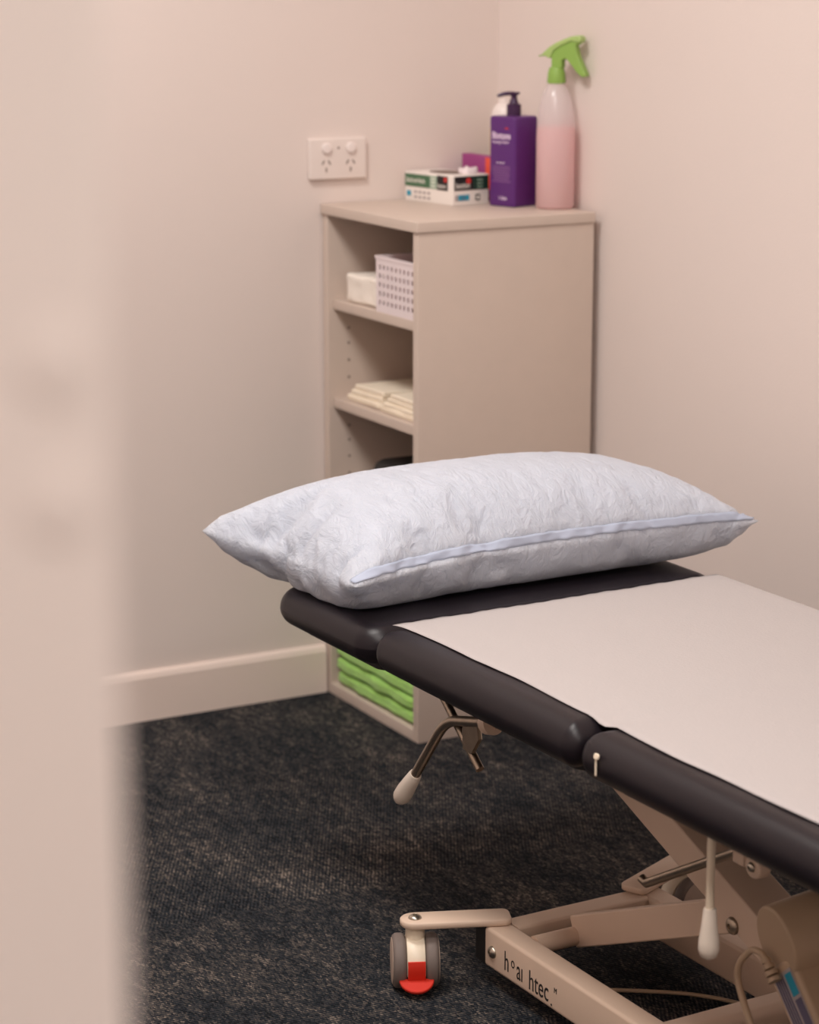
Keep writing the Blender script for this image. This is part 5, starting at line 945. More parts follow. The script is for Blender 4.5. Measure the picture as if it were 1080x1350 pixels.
-23,3,1,0,-3,-3,8,11,-2,2,-9,18,-8,16,-25,9,0,8,-5,13,-4,1,-2,1,-3,0,-1,3,-6,-6,1,13,-1,-3,2,-3,-3,9,-3,1,0,1,-4,-2,2,2,-4,0,3,-6,7,-6,1,6,3,-4,-10,0,
10,-4,3,5,-9,1,1,2,2,-12,9,-5,5,-4,6,1,-11,5,12,-3,-12,10,-3,-8,5,-8,-5,7,-10,-2,-2,-5,-2,2,4,-3,-3,7,-1,2,-1,-11,16,0,-3,1,15,-12,12,1,-4,2,6,-10,-1,
3,4,2,0,-3,-7,6,1,0,-4,0,-2,5,2,4,2,-16,12,-5,2,-6,1,1,-1,1,7,-4,10,-9,1,1,1,-1,-4,5,-4,4,-6,1,5,-4,-1,6,-11,11,-7,7,-10,8,4,-3,-7,1,4,3,-15,-2,12,5,
-7,-3,-6,7,0,-12,5,1,-1,-12,13,-8,3,-8,4,-12,2,5,-4,-4,-5,8,17,3,-15,16,-5,1,7,-1,8,-7,11,2,-3,-4,-2,-5,11,-1,-12,2,10,-11,4,3,-6,5,-11,20,-19,8,0,4,
0,6,-2,-2,-8,5,-7,-1,7,2,0,-5,-5,5,7,-4,0,-1,1,2,0,-8,9,-4,-4,-6,11,2,-10,6,0,-4,4,-2,-2,6,-4,-10,6,-1,4,-9,3,0,-6,-6,-7,19,-8,-7,7,26,12,-17,-1,-8,4,
29,-6,1,2,-8,7,-13,23,-12,7,-10,7,7,-1,-13,7,3,-8,7,-3,-1,7,0,-6,3,8,-8,12,-2,3,-19,10,-1,-1,3,2,-10,5,-9,11,-7,6,0,-6,5,2,-2,5,-5,4,-5,-2,3,-8,7,0,6,
-9,5,-9,8,4,-11,3,3,-5,9,-10,4,0,6,-11,-4,3,4,-6,2,-10,1,-7,8,6,-5,-5,5,-1,-14,-20,24,-3,5,5,-10,5,-4,-1,3,3,6,-9,23,-15,1,2,11,-5,-1,3,-7,4,0,-2,-3,
6,-4,9,4,-19,12,-6,4,1,2,3,-10,7,-4,-6,6,-8,13,-8,6,-5,6,4,-11,8,-5,1,-4,0,2,-1,-6,9,-5,2,-5,6,-4,14,-5,-13,10,-1,-1,4,-9,10,-10,0,-1,-3,7,0,-15,3,3,
-4,-2,13,-6,-2,-6,3,5,-5,-12,4,-7,10,-7,-6,2,10,-1,-7,2,-1,8,5,-8,11,6,-6,-12,2,17,-8,3,2,-3,3,-3,-4,10,-3,-5,4,2,-5,-2,4,9,-14,14,-12,0,4,-4,12,-7,
-1,-4,4,1,-3,1,-1,10,-4,-10,2,-1,10,3,-6,-4,-3,5,2,-1,-2,-2,10,-12,1,1,-6,8,-9,8,3,-7,5,-12,-2,6,6,-9,6,-1,-13,5,6,-13,12,-14,0,8,-1,9,-7,11,-8,6,-16,
3,11,-3,2,-3,-7,9,-5,10,-2,-1,11,-7,1,2,-5,6,-1,-3,12,-11,10,3,-4,-2,8,-5,2,-10,7,-10,7,0,-1,3,-8,7,-5,4,-5,3,4,0,-2,-4,-2,9,-2,-5,6,-2,-2,0,4,-6,-5,
-4,11,4,-10,13,-5,-8,10,-5,-4,-1,-6,-2,3,6,-5,0,-5,-6,6,-2,8,-7,-11,15,-17,14,-3,-3,2,3,-11,4,0,-2,14,-7,-5,8,-3,-4,12,-11,10,-10,13,2,-6,4,0,-8,11,
-1,1,0,-2,6,0,-5,2,-1,8,-6,1,-1,0,0,2,-2,-6,0,5,0,0,-6,4,-2,-9,8,-6,10,1,1,-5,13,-11,-7,9,5,-12,6,-3,3,-5,0,11,-8,1,2,-10,3,1,-2,4,-1,-12,10,0,3,-8,1,
-6,1,-7,-6,5,0,-5,6,4,-1,-1,-4,12,-12,2,1,-5,11,-3,-5,4,10,-10,8,-7,9,-11,14,0,-6,3,6,-2,-5,3,4,-3,-2,2,14,-6,-4,-12,19,-9,-6,5,4,-4,-2,7,1,-6,-4,8,2,
-6,1,0,1,0,-1,3,-9,10,-6,-6,12,-11,-1,5,2,1,-7,6,-2,2,-3,-1,-4,-2,-2,8,1,-4,-1,12,-8,-1,-1,-7,6,-2,-7,-9,4,1,0,10,-18,5,8,1,2,-3,5,1,-2,3,-7,10,0,-7,
-2,0,3,-4,2,6,-2,3,-3,0,-3,6,-1,2,8,-8,9,-8,2,12,-20,12,-4,0,10,-6,-6,-3,9,-5,-4,10,-2,-5,-2,10,-9,7,0,-4,-8,5,11,-6,-2,5,-6,3,-7,11,-11,-2,11,-4,6,
-12,7,-8,6,6,-7,2,-11,3,5,-2,-8,-2,4,3,-9,-7,-5,15,4,-10,1,-1,16,-6,-5,-1,-1,-3,4,4,0,-9,12,-13,4,8,-6,8,-8,11,-5,-3,3,3,2,-3,5,-2,4,-11,3,9,-6,8,-9,
8,8,-16,-4,12,-5,4,0,3,-11,7,4,-6,-1,3,1,-4,1,1,-3,4,-2,2,-9,7,3,-1,5,-9,8,-12,7,-2,1,-6,-1,6,-6,4,-1,-4,7,-7,10,-1,-9,-2,9,1,-21,-7,8,7,12,-7,-4,3,0,
11,-7,-9,2,1,-2,3,-4,-1,-6,18,-7,1,3,-6,5,2,0,-5,3,3,-7,-4,4,7,0,-8,0,14,-10,5,7,-6,4,-11,15,-1,2,-15,13,-7,-3,5,6,-12,0,1,6,-5,6,-9,10,-5,-3,4,6,-13,
11,-7,0,10,-14,11,-14,13,-9,9,-2,-7,6,-9,4,3,-8,9,-3,-3,-1,-2,9,-6,4,-14,9,8,-4,-4,-1,0,3,8,-6,-9,2,2,1,-2,2,4,-3,3,4,-18,5,6,-2,0,1,-1,5,-2,4,-4,3,3,
1,-9,4,1,5,-7,6,-3,-5,1,8,5,-13,19,-9,-1,-3,-5,9,-1,-11,13,1,-4,-2,-2,3,4,-3,1,-3,2,1,-1,-6,9,-2,-2,6,-8,1,2,0,-2,-9,13,-11,8,-4,-2,3,-6,5,0,4,1,-6,8,
-20,15,2,-2,-1,4,-5,2,8,-9,-4,-2,1,3,-4,1,2,-2,-1,2,-4,3,0,-5,6,4,-3,-2,-1,8,-16,9,-2,1,1,7,-2,0,-1,-1,6,-4,0,3,-6,4,2,-4,3,10,-14,15,-8,-6,11,-9,3,
-4,5,2,-12,3,4,-1,8,-6,-4,6,-4,-7,11,-6,2,-4,4,-13,9,4,4,-10,6,-2,0,0,2,1,-2,2,-8,4,6,-15,13,-8,-1,3,-2,3,4,-2,-7,2,5,-2,-2,-1,1,-2,-6,0,5,-4,5,0,0,
10,-9,-4,3,-2,0,8,9,-10,6,-8,-1,4,-3,9,-2,0,-11,3,6,-5,8,0,0,-2,3,-12,16,-7,-1,-4,4,3,-2,8,-16,9,2,3,-6,0,-2,5,-5,1,5,0,-14,8,-1,-4,11,-2,-1,-4,-1,3,
-6,1,0,8,-2,-1,-2,0,-2,1,-8,14,-6,3,3,-6,2,-5,-3,5,-3,1,-5,4,0,0,0,2,2,-7,2,1,-3,10,-9,1,1,-2,5,4,5,-15,7,5,-12,6,7,-8,2,-2,3,-1,4,-6,0,7,-8,1,6,-6,3,
6,-14,0,12,-3,2,-1,-1,-3,12,-9,6,-8,-3,8,-8,-2,9,-4,-4,11,0,-3,-5,8,-6,3,-2,-4,1,-2,4,-1,2,-6,0,4,-8,4,10,-16,5,-3,-2,-1,0,6,3,-2,4,-7,8,-3,3,-2,-2,
-1,-1,-6,-2,6,-2,1,2,-1,3,-5,5,8,-9,-3,2,8,-5,-3,14,-4,-11,5,0,-3,-4,7,-3,13,-12,0,1,-5,4,5,-11,1,11,-3,-2,6,-5,2,-2,0,0,4,-2,-5,11,-14,11,0,-8,3,4,
-11,9,-12,6,4,-5,2,1,-7,8,2,-1,3,1,-10,10,-5,1,3,-9,11,-3,-13,7,3,-5,-1,7,-3,1,4,-5,-4,4,-5,4,4,0,0,4,4,-5,-6,1,-8,8,0,-7,-1,12,-2,-7,10,-8,11,-5,-5,
13,-5,-3,-2,8,-9,7,-14,15,-4,1,2,-7,0,7,-7,4,5,-8,7,-2,-2,-3,8,-7,-4,6,5,-3,4,-8,0,6,-3,0,1,-5,8,1,-11,8,-1,-6,17,-7,-7,1,0,-3,10,-12,2,13,-13,-1,0,
-7,15,-2,-6,5,-3,-4,9,-1,-5,-1,8,-3,-2,7,-5,-6,6,-8,-5,4,0,2,0,-10,5,-4,11,-13,6,8,-12,11,-3,0,11,-11,6,2,1,-10,7,-6,8,-4,-3,-2,4,-1,-2,4,2,-5,-1,5,
-4,4,-1,6,-6,0,7,-6,3,-8,0,11,-5,-3,5,-7,-2,8,-6,1,5,-6,5,2,-6,-8,10,1,-5,5,-5,3,4,-12,8,-2,-2,13,-12,0,5,-1,5,-2,-4,-7,6,3,-1,-3,7,-9,-4,10,1,-1,-10,
3,5,-8,4,9,-15,18,-7,7,2,-10,4,3,-1,4,-9,2,-3,3,-4,8,-1,-3,4,-7,4,-1,-2,4,1,-2,4,-2,-1,-6,3,-1,8,-7,-1,5,-7,4,-4,1,12,-17,10,-1,-4,5,1,-11,10,-5,-1,7,
-4,-1,-4,10,-7,8,2,-11,6,2,-6,1,1,6,-2,-9,7,-2,3,-8,2,-2,0,7,-6,1,-3,4,-1,-1,5,-2,-6,-3,8,-10,-1,9,5,-12,21,-7,0,-2,-1,4,-6,0,-5,2,5,4,0,-3,9,-13,2,4,
-3,3,-2,2,-5,1,-3,0,-5,5,2,3,1,-3,-2,2,1,-3,6,-4,4,1,-12,14,-10,3,0,-2,2,5,-5,1,7,-8,3,0,3,-4,5,-15,5,0,3,-1,3,4,-13,5,5,-7,6,0,-4,7,-7,2,0,2,4,-7,5,
0,-2,4,-8,2,1,-8,9,5,-1,-1,1,7,-12,1,-5,1,1,-6,14,-8,4,-6,8,-5,-1,1,-8,13,-6,1,-4,7,0,-3,1,1,-1,-1,7,-5,-6,-1,-1,2,-4,8,0,2,-2,1,-2,-1,8,-6,0,2,-3,7,
-4,0,-4,2,-4,-1,-1,2,3,2,-6,12,-7,7,-8,3,0,-4,8,-7,0,5,-8,-1,6,-5,9,-7,-3,-4,6,-3,-2,-4,9,-4,8,-4,-2,9,-4,1,-5,3,-4,-1,5,-2,8,-10,0,13,-18,9,-3,3,-7,
12,-9,1,8,-13,9,-1,1,-7,-1,4,1,-3,1,-4,5,-2,1,9,1,-2,-1,-6,-5,5,0,0,0,2,-8,7,3,-4,3,-6,5,-3,6,0,-3,4,-4,-2,2,-1,1,-2,-3,3,3,-5,-5,14,-4,0,-4,6,-1,3,
-11,3,-6,2,6,-5,4,0,-1,9,-16,6,3,-3,2,-8,1,3,11,-10,-4,9,-2,-5,-3,8,4,-11,7,-3,6,-7,-2,1,9,-3,0,-3,-1,0,2,-4,6,-7,0,-2,2,9,-11,4,7,-8,-6,-2,9,-2,11,
-9,1,-3,6,-1,2,-12,7,2,1,-5,2,-1,1,-1,3,1,0,0,-1,-1,3,0,-3,2,0,1,2,-13,11,0,-3,-7,4,2,2,3,-9,12,-6,0,-9,10,-1,-7,13,-4,-1,0,-4,11,-6,7,-16,15,0,-5,-6,
0,7,2,-11,12,-3,-4,-7,7,11,-19,4,8,-5,7,-3,-4,0,-1,1,4,4,-1,-2,-4,2,-1,-5,4,4,2,-8,6,-13,13,-7,0,1,-3,4,9,-6,-2,-2,6,-4,2,-3,-1,-2,2,3,3,-5,-3,2,-2,9,
-6,-6,8,-2,2,-3,-6,1,14,-11,1,-3,-1,17,-19,8,4,0,-9,6,3,-8,4,-2,3,-9,12,-4,0,9,-8,-6,-8,10,4,-15,0,7,4,0,6,5,-4,-12,16,-3,-8,1,4,-4,4,-8,11,-8,2,-5,5,
4,-4,3,-4,2,-4,1,-2,2,-1,7,-8,1,5,-5,7,-3,-3,-5,5,2,-3,4,5,-7,5,-3,0,1,-1,-5,8,-2,-6,6,3,2,-7,8,-1,-9,9,1,-11,3,-5,13,-8,-2,6,-2,-8,7,4,1,-8,4,-13,12,
4,20,-23,7,-7,-3,-2,8,-2,-6,-2,5,0,5,-10,7,-6,0,12,7,-10,-3,6,-4,0,1,-1,6,-8,3,-3,5,-2,-8,6,-2,1,3,-2,-1,8,-7,0,0,-3,11,-7,2,-2,-3,-4,12,-2,-3,4,-4,
-4,2,1,-1,1,-3,2,3,-2,0,3,-7,0,0,4,-10,5,9,-4,5,-3,6,4,-7,2,-15,8,-3,5,-12,5,-4,1,8,3,-8,-1,-3,18,-4,-15,-2,-6,5,4,-6,11,-9,5,-5,0,0,8,-3,-5,2,11,-4,
-9,6,-6,9,-7,-2,2,2,8,-14,5,4,-5,2,5,-11,13,-8,-5,7,-2,1,2,-7,8,-4,-4,9,-1,-2,-6,1,-2,3,4,4,-3,6,-2,-5,-1,10,-6,-5,4,-1,1,-1,-3,5,-2,-8,10,-7,9,2,-8,
-13,6,16,-11,-5,-2,12,-10,12,4,-11,8,-2,1,0,-12,9,9,2,-14,0,-4,9,-10,7,8,-13,8,-12,8,0,1,6,-17,3,13,-8,11,-10,3,2,2,-1,-12,13,-4,-1,-1,-1,-2,5,-6,8,5,
-10,-1,3,1,1,-6,0,7,-9,9,-6,9,-2,2,-1,-6,-3,0,-1,1,-1,2,-4,0,11,-3,1,-5,5,-5,7,-5,2,-3,7,-6,4,-8,16,-7,-11,7,13,2,-10,9,-8,4,3,-3,-2,-3,-4,1,-2,-9,1,
12,-11,15,-1,-4,7,-17,16,-7,14,-14,9,1,-16,6,6,-13,7,-7,0,4,7,-3,-5,7,-6,2,-3,9,-2,-9,4,0,-3,-2,6,1,-6,1,-6,7,0,2,3,-1,1,-10,8,1,-6,3,6,2,1,-7,4,2,-4,
2,-8,7,3,-4,-4,8,-5,-3,10,-10,1,5,-4,13,-5,-5,10,-4,-6,4,3,-6,3,-2,-3,4,0,-3,2,-5,-12,12,-7,6,6,-11,13,0,-1,0,0,4,0,3,-4,-14,6,4,-9,0,4,4,-7,1,-2,-4,
6,-3,1,3,5,-8,-7,15,-2,-8,5,-4,0,6,3,-8,7,-2,-5,-1,-1,0,-2,8,-2,-5,8,1,-5,-7,4,4,6,-6,-3,8,-6,-4,2,1,7,-6,-3,3,-4,11,-9,4,-3,2,5,12,-9,2,-5,2,-4,15,
-14,6,2,-3,-1,0,-4,9,-5,-7,11,6,-8,8,-17,10,1,3,-3,-3,0,-8,-5,9,-5,-1,6,2,-6,-8,15,1,-8,10,-14,8,2,-11,-1,4,9,-13,5,3,-6,3,2,-10,2,5,1,-1,5,-9,7,-6,3,
1,1,5,-2,-6,-3,9,-4,2,0,-3,8,-6,5,-2,3,3,-8,4,-2,0,2,-8,9,-6,8,-8,-2,0,0,13,3,-5,8,-12,11,-7,-4,-4,6,-1,0,3,5,9,-11,-4,11,-4,1,0,-11,9,-5,1,-11,6,-1,
-1,2,-3,-7,5,-2,10,-14,-2,4,-1,6,-3,0,-5,8,-10,4,6,-6,6,-3,1,-5,5,-6,3,3,-8,2,8,-4,6,-4,-7,3,-1,-5,6,7,-12,7,-2,-11,17,-9,6,4,-4,-7,9,4,-4,2,6,-6,1,5,
-11,1,5,0,8,2,-12,0,3,1,-1,-6,9,4,-6,-2,4,0,-7,0,3,9,2,-5,5,0,-2,8,-14,7,-11,5,-6,1,-1,-6,0,7,-2,4,-11,2,5,3,-4,6,-12,2,11,-12,6,-8,3,3,-10,10,-4,5,2,
-5,1,-4,1,-1,3,-3,1,0,8,-4,-10,10,-8,3,3,1,1,11,-14,3,-1,2,5,4,-7,-1,4,-3,-3,7,-5,-1,9,-10,8,2,-13,3,9,1,0,-6,0,12,-11,-3,14,-9,4,-10,7,3,-3,1,4,3,-8,
4,-4,2,5,-13,6,0,1,-5,-3,5,-4,3,-6,1,-1,7,0,-1,-5,0,5,-3,-3,-6,7,-2,3,-5,5,-1,-1,1,-4,2,4,-2,4,-4,1,3,-3,-2,0,-3,7,-14,11,-6,13,-6,1,-3,5,-4,6,-9,2,
-9,11,4,-7,14,-11,2,1,-2,3,7,-8,-1,8,0,-3,2,-2,3,4,-4,-5,10,-3,2,-3,23,-9,-11,0,6,-7,5,0,-7,3,-4,2,0,-2,-7,1,-1,-6,3,7,-8,6,-1,-2,4,-12,2,8,-7,-5,-5,
7,8,-13,14,-9,4,4,-7,5,-6,4,5,-7,-4,5,5,-7,-3,3,8,-5,0,0,4,-14,9,-2,-3,3,6,-6,9,-14,10,6,4,-12,-1,10,-17,21,-11,8,-7,3,-7,13,-6,6,-1,-7,0,9,1,-4,-7,
11,-8,7,4,-4,-4,-1,12,-2,-2,2,-8,4,2,-8,5,-4,-4,-3,9,-3,-6,8,-4,-3,2,-5,-5,10,-12,9,-11,-2,9,10,-5,-11,1,13,-13,8,3,-9,7,-3,4,-10,5,-2,7,-8,4,-4,8,-4,
-5,5,0,-5,3,11,-13,-2,10,-1,-5,5,-2,2,4,-9,3,1,2,-8,17,-10,7,-6,6,-4,10,-12,15,-10,-2,14,-2,-7,1,3,0,-5,9,-9,-6,12,-2,13,-3,-8,0,-4,2,4,2,0,-6,-3,7,
-1,-14,-1,11,-12,5,-3,-2,5,-4,2,7,-18,9,2,-10,3,2,6,-8,2,-2,-4,9,-4,0,-4,6,6,-7,1,0,6,-10,7,-7,3,-1,5,-11,11,2,-2,-3,4,-7,0,3,4,-8,5,4,-7,2,7,-4,-1,
-5,9,-6,12,-8,6,0,-1,-2,6,5,-9,2,6,-6,-2,4,2,-5,1,16,-10,3,-10,8,3,-5,2,-2,-4,9,-9,-1,2,-3,-9,12,-5,-7,6,-8,0,5,-2,2,-6,-14,12,-2,0,6,-4,7,-7,12,-16,
13,-3,-4,5,-3,-2,-2,6,-4,7,-5,-1,8,-5,1,-1,1,-17,21,-4,-6,-1,10,-16,1,12,-6,-1,5,4,-7,11,-5,-2,-8,14,0,-5,6,-15,16,-5,-4,11,-2,3,-2,3,-4,2,7,0,-1,-1,
3,0,-3,-3,-3,8,9,-3,-4,-4,6,-5,-9,8,-4,-11,3,-1,-6,1,4,-3,1,2,-10,-2,5,-9,10,0,-5,4,-2,2,5,1,-7,4,-6,8,-11,12,-8,5,-9,8,0,-11,9,4,-5,-2,1,-1,-2,9,-6,
1,1,-4,0,2,11,-14,7,2,3,-10,1,5,-7,6,2,-1,-1,0,-2,11,-16,16,-5,4,-6,5,4,-1,9,-9,0,7,-9,5,-3,1,2,6,0,4,-7,6,3,-3,-3,2,-9,2,-13,14,-8,4,-3,-7,-6,8,2,-7,
5,2,-3,3,-11,2,0,-6,9,0,-4,4,1,2,7,-14,8,-6,2,-1,9,-9,0,12,-12,-1,2,6,-7,-5,7,-5,2,8,-4,11,-13,7,-7,5,-4,-4,1,6,-1,-10,8,-6,11,-2,-6,1,3,-1,10,-18,16,
-2,-2,6,-2,7,-10,10,3,-8,8,0,-3,-1,0,5,2,-9,3,4,-2,2,-1,-10,5,-5,9,-12,-1,-1,-10,15,-3,-9,-3,10,1,-12,7,0,5,-9,5,-1,-7,4,5,-4,1,7,-12,9,-6,3,2,1,-6,
-7,14,-10,13,-4,-7,-2,8,3,-6,4,-2,-14,12,-8,5,6,-9,0,8,-1,-2,7,-14,3,10,0,-3,2,5,-7,-5,11,-2,-2,-6,1,13,-10,15,0,-2,-4,7,1,1,-9,7,-2,0,3,-1,9,-9,-1,1,
-7,4,-3,-1,-2,-11,3,-4,4,3,-9,-5,13,-3,-6,0,10,-8,1,4,-1,-6,-1,9,-9,7,-2,1,0,4,-7,-3,2,1,-3,5,4,-10,11,-14,7,4,-2,-1,4,-1,-1,1,5,-8,4,1,-7,7,-4,3,-5,
1,-5,12,-5,-8,2,2,-3,-4,9,5,-13,8,0,1,-2,9,-3,4,-5,10,3,-17,20,-4,8,1,2,0,-4,-1,0,5,-5,-6,11,-9,-6,5,-10,7,-4,5,-11,-6,0,6,-7,6,5,-8,-1,-7,12,-5,3,-3,
5,-5,8,-8,7,0,-7,-1,-5,8,-3,4,1,-4,4,2,-4,2,0,-4,0,5,-7,1,-2,4,2,2,-4,9,-5,-11,11,-5,2,7,-4,-6,4,-2,8,-4,4,2,-9,-3,11,-8,10,-14,4,-4,11,-14,24,-9,0,
14,-22,30,1,-3,2,1,-13,2,-6,1,-1,5,-7,-6,11,-18,0,1,-3,-4,2,4,-7,9,0,-5,-8,10,-4,10,-12,2,-3,12,-7,3,-2,-2,-5,7,-1,-9,18,-7,-5,-1,7,-3,-2,4,-3,4,-11,
6,7,-15,8,-5,12,-6,-1,0,8,-9,-3,10,-3,-4,7,-3,-3,5,-9,6,-7,12,-10,-6,14,-9,4,4,-6,15,-13,0,3,1,-6,26,-10,-7,13,-9,15,-4,10,-6,-2,3,-2,-1,-2,-3,-1,2,
-12,0,0,-3,4,-1,-5,-5,10,-11,3,4,-1,-8,7,-9,6,2,-2,8,2,-12,5,-4,5,-4,2,6,-18,9,3,5,-7,1,2,-6,-1,8,4,-5,-5,6,-9,11,-8,2,4,-3,-3,1,7,5,-7,0,-8,1,2,4,8,
-12,0,-1,10,3,-15,9,-1,-7,11,-6,8,-11,-3,15,-9,-4,21,1,11,-5,-7,8,-4,3,2,1,-6,-1,4,6,-11,-13,3,2,-3,-3,-5,0,5,7,-10,10,-6,-12,6,3,-2,5,-3,0,9,-10,0,9,
-11,3,3,-7,5,-4,4,4,-5,-7,7,6,-10,3,2,-6,2,3,-8,8,2,-2,3,-9,-1,2,4,-1,3,-4,3,0,3,-2,2,-8,3,2,1,-3,-4,10,-1,0,0,3,-6,-2,-1,22,-2,-11,0,-8,4,16,-13,6,6,
2,5,-4,3,-10,9,-8,4,-21,4,-2,-9,5,7,-3,4,-1,-5,-5,12,-10,-5,8,1,-5,7,-8,5,5,-6,-1,5,-4,5,-3,0,0,-12,17,2,-14,3,3,-2,-3,7,1,-4,2,-3,1,8,-13,11,-10,-2,
10,-6,4,-3,2,1,-3,-8,11,0,-7,6,1,-1,-1,-1,1,-2,0,3,4,-7,3,-4,13,-1,-13,4,-2,-2,14,-16,9,11,-8,10,8,-16,0,22,-4,-8,8,-20,12,-17,4,8,-10,-7,8,-4,4,3,3,
-7,-6,11,-5,-5,16,-20,15,-5,-4,4,2,-2,-2,-7,9,-6,1,15,-19,5,4,-2,-3,0,8,-4,-2,3,-3,5,-3,-2,8,-13,8,2,-5,3,-2,-5,11,-11,12,-3,-8,1,9,-10,7,0,2,-1,-6,5,
-3,7,-10,4,-3,5,-3,7,-5,-9,7,3,1,9,-20,7,15,-10,9,7,6,-22,-9,6,-25,13,-8,-3,0,0,1,7,-9,2,1,0,4,-8,13,-5,-1,0,-11,11,-4,10,-13,8,-2,-5,-1,3,-5,2,7,-5,
4,-6,-1,-3,7,2,-12,1,0,10,-4,-4,4,5,-8,6,1,-5,1,6,0,1,-9,8,-6,2,-6,1,1,4,-3,0,2,-3,7,-2,-4,-3,9,-8,11,-12,6,-2,-1,13,-2,-2,-7,-2,8,0,-3,-4,3,10,9,8,
-9,-10,4,-15,2,25,-27,-1,5,-4,5,-1,-2,0,0,9,-3,-3,-1,1,-5,31,-15,-9,16,-4,-9,0,2,-5,-1,-2,-3,-3,6,1,1,4,-6,-4,5,1,1,-11,5,-1,4,-8,8,2,-3,2,-3,-4,1,2,
3,-1,-5,4,3,0,-6,3,-2,4,0,2,-6,1,2,2,3,0,-5,10,-13,24,1,-16,0,1,-6,5,0,-8,1,7,-5,6,2,14,]
